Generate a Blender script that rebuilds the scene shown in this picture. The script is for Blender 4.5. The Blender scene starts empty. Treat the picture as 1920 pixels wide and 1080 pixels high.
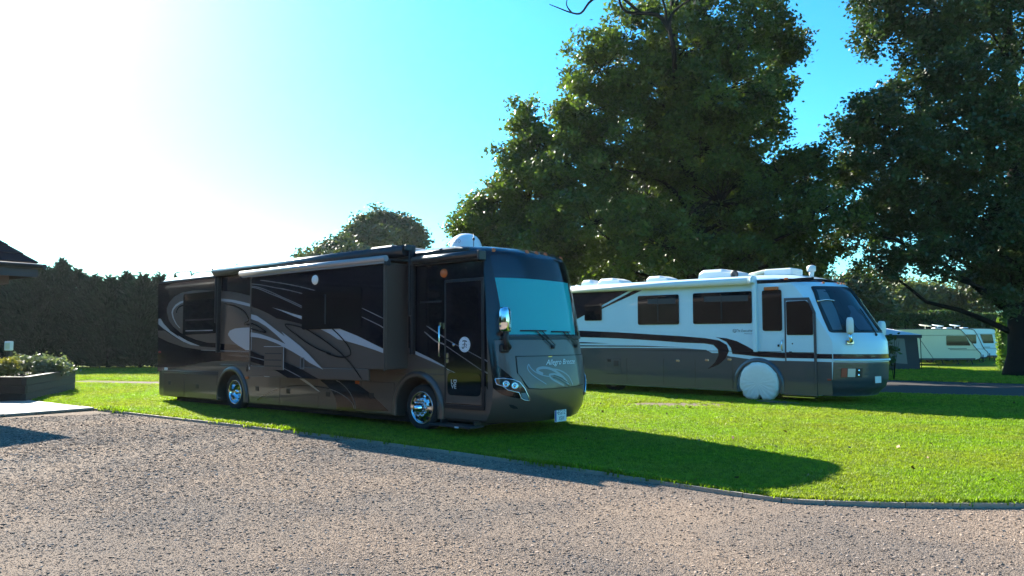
import bpy, bmesh, math, random, json
import numpy as np
from mathutils import Vector, Matrix
random.seed(7); RNG = np.random.default_rng(11)
SC = bpy.context.scene; COL = SC.collection
# ---------------------------------------------------------------- camera
cam = bpy.data.cameras.new('camera'); camo = bpy.data.objects.new('camera', cam); COL.objects.link(camo)
cam.sensor_width = 36; cam.lens = 36*1450/1920; cam.clip_end = 3000; cam.clip_start = .05
EYE = 1.65; PITCH = math.atan(90/1450)
camo.location = (0, 0, EYE); camo.rotation_euler = (math.pi/2 + PITCH, 0, 0)
SC.camera = camo
# ---------------------------------------------------------------- light
SUN_AZ = math.atan2(-1.05, 1.47); SUN_EL = math.atan(1/1.806)
world = bpy.data.worlds.new('World'); SC.world = world; world.use_nodes = True
nt = world.node_tree; nt.nodes.clear()
sky = nt.nodes.new('ShaderNodeTexSky'); sky.sky_type = 'NISHITA'; sky.sun_disc = False
sky.sun_elevation = SUN_EL; sky.sun_rotation = SUN_AZ
sky.air_density = 1.0; sky.dust_density = .42; sky.ozone_density = 2.0; sky.altitude = 50
tint = nt.nodes.new('ShaderNodeMix'); tint.data_type = 'RGBA'; tint.blend_type = 'MULTIPLY'; tint.inputs[0].default_value = 1
tint.inputs[7].default_value = (.50, 1.10, 1.16, 1)
hs = nt.nodes.new('ShaderNodeHueSaturation'); hs.inputs['Saturation'].default_value = 1.35
bg = nt.nodes.new('ShaderNodeBackground'); bg.inputs[1].default_value = .072
wo = nt.nodes.new('ShaderNodeOutputWorld')
nt.links.new(sky.outputs[0], hs.inputs['Color']); nt.links.new(hs.outputs[0], tint.inputs[6])
nt.links.new(tint.outputs[2], bg.inputs[0]); nt.links.new(bg.outputs[0], wo.inputs[0])
sl = bpy.data.lights.new('sun', 'SUN'); sl.energy = 5.0; sl.angle = math.radians(.5); sl.color = (1, .93, .80)
so = bpy.data.objects.new('sun', sl); COL.objects.link(so)
so.rotation_euler = Vector((-1.05, 1.47, 1)).to_track_quat('Z', 'Y').to_euler(); so.location = (-20, 25, 30)
vs = SC.view_settings; vs.view_transform = 'Standard'; vs.look = 'None'; vs.gamma = 1; vs.exposure = 2.0
vs.use_curve_mapping = False
SC.cycles.max_bounces = 8; SC.cycles.transparent_max_bounces = 12

# ---------------------------------------------------------------- materials
def mat(name, col, rough=.5, metal=0, coat=0, var=0, vscale=8, bump=0, bscale=60, spec=.5, emit=None, trans=0, objvar=0, attr=None, col2=None, c2scale=1.0):
    m = bpy.data.materials.new(name); m.use_nodes = True
    n = m.node_tree; b = n.nodes['Principled BSDF']; L = n.links.new
    b.inputs['Roughness'].default_value = rough; b.inputs['Metallic'].default_value = metal
    b.inputs['Coat Weight'].default_value = coat; b.inputs['Coat Roughness'].default_value = .03
    b.inputs['Specular IOR Level'].default_value = spec
    geo = n.nodes.new('ShaderNodeNewGeometry')
    rgb = n.nodes.new('ShaderNodeRGB'); rgb.outputs[0].default_value = (*col, 1); out = rgb.outputs[0]
    if col2:
        nz = n.nodes.new('ShaderNodeTexNoise'); nz.inputs['Scale'].default_value = c2scale; nz.inputs['Detail'].default_value = 5
        L(geo.outputs['Position'], nz.inputs['Vector'])
        rp = n.nodes.new('ShaderNodeMapRange'); rp.inputs[1].default_value = .38; rp.inputs[2].default_value = .62; L(nz.outputs[0], rp.inputs[0])
        mx = n.nodes.new('ShaderNodeMix'); mx.data_type = 'RGBA'; L(rp.outputs[0], mx.inputs[0]); L(out, mx.inputs[6]); mx.inputs[7].default_value = (*col2, 1); out = mx.outputs[2]
    def scale_by(sock, lo, hi):
        nonlocal out
        mr = n.nodes.new('ShaderNodeMapRange'); mr.inputs[3].default_value = lo; mr.inputs[4].default_value = hi; L(sock, mr.inputs[0])
        vm = n.nodes.new('ShaderNodeVectorMath'); vm.operation = 'SCALE'; L(out, vm.inputs[0]); L(mr.outputs[0], vm.inputs['Scale']); out = vm.outputs[0]
    if var:
        nz = n.nodes.new('ShaderNodeTexNoise'); nz.inputs['Scale'].default_value = vscale; nz.inputs['Detail'].default_value = 6; nz.inputs['Roughness'].default_value = .65
        L(geo.outputs['Position'], nz.inputs['Vector']); scale_by(nz.outputs[0], 1-1.6*var, 1+1.6*var)
    if objvar:
        oi = n.nodes.new('ShaderNodeObjectInfo'); scale_by(oi.outputs['Random'], 1-objvar, 1+objvar)
    if attr:
        at = n.nodes.new('ShaderNodeAttribute'); at.attribute_name = 'tint'; scale_by(at.outputs['Fac'], 1-attr, 1+attr)
    L(out, b.inputs['Base Color'])
    if bump:
        nz = n.nodes.new('ShaderNodeTexNoise'); nz.inputs['Scale'].default_value = bscale; nz.inputs['Detail'].default_value = 4
        L(geo.outputs['Position'], nz.inputs['Vector'])
        bp = n.nodes.new('ShaderNodeBump'); bp.inputs['Strength'].default_value = bump; bp.inputs['Distance'].default_value = .02
        L(nz.outputs[0], bp.inputs['Height']); L(bp.outputs[0], b.inputs['Normal'])
    if emit: b.inputs['Emission Color'].default_value = (*emit[0], 1); b.inputs['Emission Strength'].default_value = emit[1]
    if trans:
        tr = n.nodes.new('ShaderNodeBsdfTranslucent'); ms = n.nodes.new('ShaderNodeMixShader'); ms.inputs[0].default_value = trans
        o = n.nodes['Material Output']
        vm = n.nodes.new('ShaderNodeVectorMath'); vm.operation = 'MULTIPLY'; L(out, vm.inputs[0]); vm.inputs[1].default_value = (1.25, 1.35, .55); L(vm.outputs[0], tr.inputs[0])
        L(b.outputs[0], ms.inputs[1]); L(tr.outputs[0], ms.inputs[2]); L(ms.outputs[0], o.inputs[0])
    return m
def glass_mat(name, tintc, tr):
    m = bpy.data.materials.new(name); m.use_nodes = True; n = m.node_tree; n.nodes.clear(); L = n.links.new
    t = n.nodes.new('ShaderNodeBsdfTransparent'); t.inputs[0].default_value = (*[c*tr for c in tintc], 1)
    g = n.nodes.new('ShaderNodeBsdfGlossy'); g.inputs['Roughness'].default_value = .015
    f = n.nodes.new('ShaderNodeFresnel'); f.inputs[0].default_value = 1.52
    x = n.nodes.new('ShaderNodeMixShader'); o = n.nodes.new('ShaderNodeOutputMaterial')
    L(f.outputs[0], x.inputs[0]); L(t.outputs[0], x.inputs[1]); L(g.outputs[0], x.inputs[2]); L(x.outputs[0], o.inputs[0])
    return m
M = dict(
 bronze=mat('bronze_paint', (.092, .068, .058), .36, .2, .5, .03, 3),
 black=mat('black_paint', (.006, .0055, .010), .12, 0, .4, spec=.3),
 silver=mat('silver_paint', (.42, .43, .46), .35, .2, .5),
 pin=mat('pinstripe_paint', (.2, .19, .2), .4, .2, .3),
 trim=mat('black_trim', (.011, .011, .014), .45),
 metal=mat('dark_metal', (.03, .03, .036), .35, .6),
 canvas=mat('black_awning_fabric', (.016, .015, .02), .33, 0, .3),
 topper=mat('pale_awning_cover', (.3, .29, .3), .3, .3),
 glass=mat('dark_glass', (.004, .0045, .007), .03, 0, 0, spec=.5),
 tyre=mat('tyre_rubber', (.014, .014, .015), .8, 0, 0, .15, 30),
 chrome=mat('chrome', (.82, .83, .85), .06, 1),
 alloy=mat('polished_alloy', (.62, .63, .66), .14, 1, 0, .03, 20),
 under=mat('chassis_black', (.006, .006, .006), .8),
 blind=mat('teal_screen_cover', (.06, .66, .66), .7, 0, 0, .03, 2),
 amber=mat('amber_lens', (.55, .13, .03), .25), red=mat('red_lens', (.36, .06, .05), .25),
 lens=mat('clear_lens', (.55, .58, .62), .08, .15), white=mat('sky_tinted_white_paint', (.56, .74, .84), .3, 0, .4, .03, 2),  # the white's blue cast is skylight in shade, put into the colour
 plastic=mat('white_plastic', (.74, .74, .72), .42, 0, 0, .04, 6), slate=mat('slate_paint', (.052, .068, .085), .3, .2, .7, .04, 2),
 cream=mat('cream_paint', (.64, .64, .50), .4, 0, .2, .04, 2), navy=mat('navy_paint', (.006, .006, .014), .15, 0, .3, spec=.3),
 shroud=mat('charcoal_plastic', (.035, .03, .034), .5, 0, 0, .08, 12), dome=mat('dome_plastic', (.72, .74, .78), .3, 0, .2),
 ink=mat('grey_ink', (.09, .12, .16), .5), dark_ink=mat('dark_ink', (.006, .006, .012), .4),
 plate=mat('plate_white', (.66, .70, .72), .4), blue=mat('plate_blue', (.01, .05, .3), .4),
 fabric=mat('white_cover_fabric', (.78, .78, .72), .8, 0, 0, .06, 7), tent=mat('grey_tent_fabric', (.06, .065, .08), .8, 0, 0, .08, 4),
 tentl=mat('pale_tent_fabric', (.55, .56, .60), .7, 0, 0, .05, 4), mesh=mat('tent_window', (.16, .17, .19), .3),
 timber=mat('dark_timber', (.028, .024, .02), .75, 0, 0, .2, 9, .4, 40), edge=mat('weathered_timber', (.33, .28, .22), .8, 0, 0, .22, 14, .4, 60),
 tile=mat('roof_tile', (.04, .02, .022), .9, 0, 0, .15, 12, .3, 50, spec=.1, objvar=.25), wallb=mat('hut_board', (.11, .07, .05), .7, 0, 0, .15, 8, .2, 30),
 slab=mat('paving_slab', (.36, .33, .28), .8, 0, 0, .1, 7, .2, 90, objvar=.12), soil=mat('soil', (.05, .035, .025), .95, 0, 0, .25, 12, .6, 40),
 asphalt=mat('asphalt', (.06, .055, .052), .95, 0, 0, .15, 20, .3, 120, spec=.1), mud=mat('bare_soil', (.12, .088, .048), .95, 0, 0, .25, 9, .6, 60),
 gravelbed=mat('gravel_bed', (.25, .19, .145), 1, 0, 0, .38, 70, 1, 90, spec=.08, col2=(.185, .15, .125), c2scale=.5),
 stone=mat('gravel_stone', (.28, .21, .16), 1, 0, 0, .2, 60, 0, spec=.08, objvar=.55, col2=(.20, .165, .14), c2scale=.5),
 lawn=mat('lawn_turf', (.115, .168, .012), 1, 0, 0, .22, 7, .8, 60, col2=(.15, .16, .02), c2scale=.45, spec=.05),
 grass=mat('grass_blade', (.175, .275, .014), .5, 0, 0, .1, 3, 0, spec=.3, trans=.5, objvar=.38, col2=(.22, .265, .024), c2scale=.45),
 rough=mat('field_grass', (.05, .085, .015), .9, 0, 0, .2, 3),
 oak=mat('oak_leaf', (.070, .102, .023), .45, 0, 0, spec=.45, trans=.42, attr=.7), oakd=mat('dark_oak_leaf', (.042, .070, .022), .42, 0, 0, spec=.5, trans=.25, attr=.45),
 far=mat('distant_leaf', (.06, .078, .03), .5, 0, 0, spec=.4, trans=.25, attr=.4), willow=mat('willow_leaf', (.13, .15, .065), .5, 0, 0, spec=.4, trans=.3, attr=.35),
 conifer=mat('conifer_needle', (.024, .044, .026), .6, 0, 0, spec=.3, trans=.08, attr=.4), hedge=mat('hedge_leaf', (.06, .095, .025), .5, 0, 0, spec=.3, trans=.2, attr=.4),
 lime=mat('lime_shrub_leaf', (.15, .24, .035), .5, 0, 0, trans=.35, attr=.3), sage=mat('sage_leaf', (.16, .19, .11), .55, 0, 0, trans=.25, attr=.35),
 gold=mat('gold_leaf', (.22, .20, .05), .55, 0, 0, trans=.3, attr=.35), bark=mat('oak_bark', (.017, .0135, .012), .95, 0, 0, .3, 9, .9, 25, spec=.1),
 dead=mat('fallen_leaf', (.22, .12, .05), .7, objvar=.3),
)
M['swirl'] = mat('grey_swirl', (.20, .21, .24), .35, .2, .5); M['cab'] = mat('cab_interior', (.03, .05, .062), .7); M['painted_sheen'] = mat('painted_reflection', (.22, .30, .33), .8)
M['windscreen'] = glass_mat('windscreen_glass', (.8, .95, 1), .92)

# ---------------------------------------------------------------- mesh helpers
def tagp(o, label=None, cat=None, group=None, kind=None):
    for k, v in (('label', label), ('category', cat), ('group', group), ('kind', kind)):
        if v: o[k] = v
    return o
def empty(name, loc, rz=0, pitch=0):
    o = bpy.data.objects.new(name, None); COL.objects.link(o); o.location = loc; o.rotation_euler = (0, pitch, rz); o.empty_display_size = .3
    return o
def link(name, me, m=None, parent=None):
    o = bpy.data.objects.new(name, me); COL.objects.link(o)
    if m is not None:
        for mm in (m if isinstance(m, list) else [m]): me.materials.append(mm)
    if parent: o.parent = parent
    return o
class MB:
    def __init__(s): s.v = []; s.f = []; s.sm = []
    def add(s, vs, fs, smooth=False):
        o = len(s.v); s.v += [tuple(v) for v in vs]; s.f += [[i+o for i in f] for f in fs]; s.sm += [smooth]*len(fs); return s
    def box(s, c, d, R=None, bev=0):
        cx, cy, cz = c; a, b, h = d[0]/2, d[1]/2, d[2]/2
        if bev:
            k = bev; prof = [(-a+k, -b), (a-k, -b), (a, -b+k), (a, b-k), (a-k, b), (-a+k, b), (-a, b-k), (-a, -b+k)]
            rings = []
            for z, q in ((-h, k), (-h+k, 0), (h-k, 0), (h, k)):
                rings.append([(x*(1-q/a) if q else x, y*(1-q/b) if q else y, z) for x, y in prof])
            vs = [p for r in rings for p in r]; n = 8
            fs = [[i*n+j, i*n+(j+1) % n, (i+1)*n+(j+1) % n, (i+1)*n+j] for i in range(3) for j in range(n)] + [list(range(n))[::-1], list(range(3*n, 4*n))]
        else:
            vs = [(x*a, y*b, z*h) for z in (-1, 1) for x, y in ((-1, -1), (1, -1), (1, 1), (-1, 1))]
            fs = [[3, 2, 1, 0], [4, 5, 6, 7], [0, 1, 5, 4], [1, 2, 6, 5], [2, 3, 7, 6], [3, 0, 4, 7]]
        if R is not None: vs = [tuple(R @ Vector(p)) for p in vs]
        return s.add([(x+cx, y+cy, z+cz) for x, y, z in vs], fs)
    def tube(s, pts, r, n=8, cap=True, smooth=True):
        pts = [Vector(p) for p in pts]; rr = r if isinstance(r, (list, tuple)) else [r]*len(pts)
        base = len(s.v); up = None
        for i, p in enumerate(pts):
            t = (pts[min(i+1, len(pts)-1)] - pts[max(i-1, 0)]).normalized()
            if up is None: up = t.orthogonal().normalized()
            up = (up - t*up.dot(t)).normalized(); w = t.cross(up)
            s.v += [tuple(p + (up*math.cos(2*math.pi*k/n) + w*math.sin(2*math.pi*k/n))*rr[i]) for k in range(n)]
        for i in range(len(pts)-1):
            for k in range(n): s.f.append([base+i*n+k, base+i*n+(k+1) % n, base+(i+1)*n+(k+1) % n, base+(i+1)*n+k]); s.sm.append(smooth)
        if cap:
            s.f.append([base+k for k in range(n)][::-1]); s.sm.append(False)
            e = base+(len(pts)-1)*n; s.f.append([e+k for k in range(n)]); s.sm.append(False)
        return s
    def lathe(s, prof, c, axis=(0, 0, 1), n=32, smooth=True, sx=1):   # prof: (r, h)
        ax = Vector(axis).normalized(); u = ax.orthogonal().normalized(); w = ax.cross(u); c = Vector(c); base = len(s.v)
        for r, h in prof:
            s.v += [tuple(c + ax*h + (u*math.cos(2*math.pi*k/n)+w*math.sin(2*math.pi*k/n))*r) for k in range(n)]
        for i in range(len(prof)-1):
            for k in range(n): s.f.append([base+i*n+k, base+i*n+(k+1) % n, base+(i+1)*n+(k+1) % n, base+(i+1)*n+k]); s.sm.append(smooth)
        return s
    def prism(s, poly, fn, a, b):      # poly 2D -> fn(u, v, off); from off a (back) to off b (front)
        n = len(poly); vs = [fn(u, v, a) for u, v in poly] + [fn(u, v, b) for u, v in poly]
        ar = sum(poly[i][0]*poly[(i+1) % n][1]-poly[(i+1) % n][0]*poly[i][1] for i in range(n))
        fs = [list(range(n, 2*n))] + [[i, (i+1) % n, n+(i+1) % n, n+i] for i in range(n)]
        if ar < 0: fs = [f[::-1] for f in fs]
        return s.add(vs, fs)
    def ribbon(s, pts, w, fn, off):
        P = [Vector(p) for p in pts]; n = len(P); L = []; R = []
        for i in range(n):
            t = (P[min(i+1, n-1)]-P[max(i-1, 0)]).normalized(); q = Vector((-t.y, t.x))*w/2*(1 if 0 < i < n-1 else .5)
            L.append(P[i]+q); R.append(P[i]-q)
        vs = [fn(p.x, p.y, off) for p in L]+[fn(p.x, p.y, off) for p in R]
        return s.add(vs, [[n+i, n+i+1, i+1, i] for i in range(n-1)])
    def build(s, name, m, parent=None, angle=None):
        me = bpy.data.meshes.new(name); me.from_pydata(s.v, [], s.f)
        me.polygons.foreach_set('use_smooth', s.sm if angle is None else [True]*len(s.f)); me.update()
        if angle is not None: me.set_sharp_from_angle(angle=math.radians(angle))
        return link(name, me, m, parent)
def smooth(pts, k=4, closed=False):    # Catmull-Rom
    n = len(pts); out = []
    for i in range(n if closed else n-1):
        g = (lambda j: pts[j % n]) if closed else (lambda j: pts[max(0, min(n-1, j))])
        a, b, c, d = [np.array(g(i+j), float) for j in (-1, 0, 1, 2)]
        for q in range(k):
            t = q/k; out.append(tuple(.5*((2*b)+(-a+c)*t+(2*a-5*b+4*c-d)*t*t+(-a+3*b-3*c+d)*t**3)))
    if not closed: out.append(tuple(pts[-1]))
    return out
def rounded(poly, r, k=4):
    n = len(poly); out = []
    for i in range(n):
        p = Vector(poly[i]); a = Vector(poly[i-1])-p; b = Vector(poly[(i+1) % n])-p
        q = min(r, a.length*.45, b.length*.45); a = p+a.normalized()*q; b = p+b.normalized()*q
        for j in range(k+1):
            t = j/k; out.append(tuple(a*(1-t)**2+p*2*t*(1-t)+b*t*t))
    return out
def grow(poly, d):
    c = Vector((sum(p[0] for p in poly)/len(poly), sum(p[1] for p in poly)/len(poly)))
    return [(p[0]+math.copysign(d, p[0]-c.x), p[1]+math.copysign(d, p[1]-c.y)) for p in poly]
def np_mesh(name, v, f, m, parent=None, tint=None, smoothf=False):
    v = np.ascontiguousarray(v, np.float32).reshape(-1, 3); f = np.ascontiguousarray(f, np.int32); k = f.shape[1]
    me = bpy.data.meshes.new(name); me.vertices.add(len(v)); me.vertices.foreach_set('co', v.ravel())
    me.loops.add(f.size); me.loops.foreach_set('vertex_index', f.ravel())
    me.polygons.add(len(f)); me.polygons.foreach_set('loop_start', np.arange(0, f.size, k, dtype=np.int32))
    if smoothf: me.polygons.foreach_set('use_smooth', np.ones(len(f), bool))
    me.update(calc_edges=True)
    if tint is not None:
        a = me.attributes.new('tint', 'FLOAT', 'FACE'); a.data.foreach_set('value', np.ascontiguousarray(tint, np.float32))
    return link(name, me, m, parent)
def text_mesh(s, font_scale, shear=0, space=1):
    cu = bpy.data.curves.new('t', 'FONT'); cu.body = s; cu.size = font_scale; cu.shear = shear; cu.space_character = space; cu.align_x = 'LEFT'
    o = bpy.data.objects.new('t', cu); COL.objects.link(o)
    dg = bpy.context.evaluated_depsgraph_get(); me = bpy.data.meshes.new_from_object(o.evaluated_get(dg))
    vs = [tuple(v.co) for v in me.vertices]; fs = [list(p.vertices) for p in me.polygons]
    bpy.data.objects.remove(o); bpy.data.curves.remove(cu); bpy.data.meshes.remove(me)
    return vs, fs
def put_text(mb, s, fn, u0, v0, width, height, off, shear=0):   # fits the text box to width x height, baseline-left at (u0, v0)
    vs, fs = text_mesh(s, 1, shear); xs = [p[0] for p in vs]; ys = [p[1] for p in vs]
    sx = width/(max(xs)-min(xs)); sy = height/(max(ys)-min(ys))
    mb.add([fn(u0+(x-min(xs))*sx, v0+(y-min(ys))*sy, off) for x, y, z in vs], fs)
def at(px, py, Y):    # world point seen at a photo position, Y metres away
    v = -(py-540)/1450; d = math.cos(PITCH)-v*math.sin(PITCH); t = Y/d
    return Vector(((px-960)/1450*t, Y, EYE+t*(math.sin(PITCH)+v*math.cos(PITCH))))

# ---------------------------------------------------------------- ground
def sheet(name, poly, z, m, kind='structure', parent=None):
    me = bpy.data.meshes.new(name); bm = bmesh.new()
    f = bm.faces.new([bm.verts.new((x, y, z)) for x, y in poly]); f.normal_update()
    if f.normal.z < 0: f.normal_flip()
    bm.to_mesh(me); bm.free(); o = link(name, me, m, parent)
    if kind: o['kind'] = kind
    return o
EDGE = smooth([(-9.41, 17.63), (-6.3, 15.35), (-3.22, 13.08), (-.44, 10.78), (1.21, 9.34), (2.42, 8.2), (3.13, 7.84), (5.01, 7.70), (9, 7.95), (16, 9.2), (26, 12)], 4)
PU = Vector((-.61, -.792)); PV = Vector((-.80, .60)); PC = Vector((-9.41, 17.63))
pcorner = PC+PU*11
sheet('ground', [(-300, -150), (300, -150), (300, 450), (-300, 450)], -.12, M['rough'])
sheet('gravel_drive', [tuple(p) for p in EDGE]+[(40, 10), (40, -25), (-40, -25), tuple(pcorner)], -.03, M['gravelbed'])
sheet('lawn', [tuple(p) for p in EDGE]+[(90, 20), (120, 140), (-120, 140), (-60, 0), tuple(pcorner)], 0, M['lawn'])
sheet('road', [(10, 23.5), (13.8, 21.2), (30, 15), (60, 6), (60, 20), (30, 22.5), (17.6, 26.8), (14.1, 29.0), (8, 33), (2, 34), (2, 29)], .004, M['asphalt'])
sheet('path', [(-16.2, 28.0), (-12.2, 26.9), (-9, 25.6), (-4, 23.6), (-4, 24.8), (-9, 27.4), (-12.8, 28.1), (-16.4, 28.4)], .004, M['gravelbed'])
# timber edging: board after board
te = tagp(empty('timber_edging', (EDGE[12][0], EDGE[12][1], 0)), 'thin weathered timber edging between the grey gravel and the lawn', 'edging')
for i in range(0, len(EDGE)-2, 2):
    seg = [Vector((*EDGE[j], 0)) for j in (i, i+1, i+2)]; mb = MB(); top = .012+.006*random.random()
    vs = []
    for j, p in enumerate(seg):
        t = ((seg[min(j+1, 2)]-seg[max(j-1, 0)])).normalized(); q = Vector((t.y, -t.x, 0))*.025
        g = t*(.004 if j == 0 else -.004 if j == 2 else 0)
        for dq in (-.5, 1):
            for z in (-.11, top): vs.append(p+g+q*dq+Vector((0, 0, z)))
    fs = []
    for j in (0, 1):
        a = j*4; fs += [[a+1, a+5, a+7, a+3], [a+2, a+3, a+7, a+6], [a, a+4, a+5, a+1]]
    fs += [[0, 1, 3, 2], [8, 10, 11, 9]]
    o = mb.add(vs, fs).build('edging_board', M['edge']); o.parent = te; o.matrix_parent_inverse = Matrix.Translation(te.location).inverted()
# paving slabs beside the hut
pv = tagp(empty('paving', (PC.x, PC.y, 0)), 'pale sunlit paving slabs between the planter and the gravel', 'paving')
mb = MB(); mb.box((0, 0, -.03), (.59, .59, .06), bev=.006); slabme = mb.build('paving_slab', M['slab'])
rotp = math.atan2(PU.y, PU.x); first = True
for i in range(12):
    for j in range(6):
        c = PU*(.3+.6*i+.02)+PV*(.3+.6*j+.02)
        o = slabme if first else slabme.copy()
        if not first: COL.objects.link(o)
        first = False; o.parent = pv; o.location = (c.x, c.y, .035+random.uniform(-.004, .004)); o.rotation_euler = (random.uniform(-.004, .004), random.uniform(-.004, .004), rotp)
sheet('paving_bed', [tuple(PC), tuple(PC+PU*7.3), tuple(PC+PU*7.3+PV*3.7), tuple(PC+PV*3.7)], .004, M['soil'])
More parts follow.
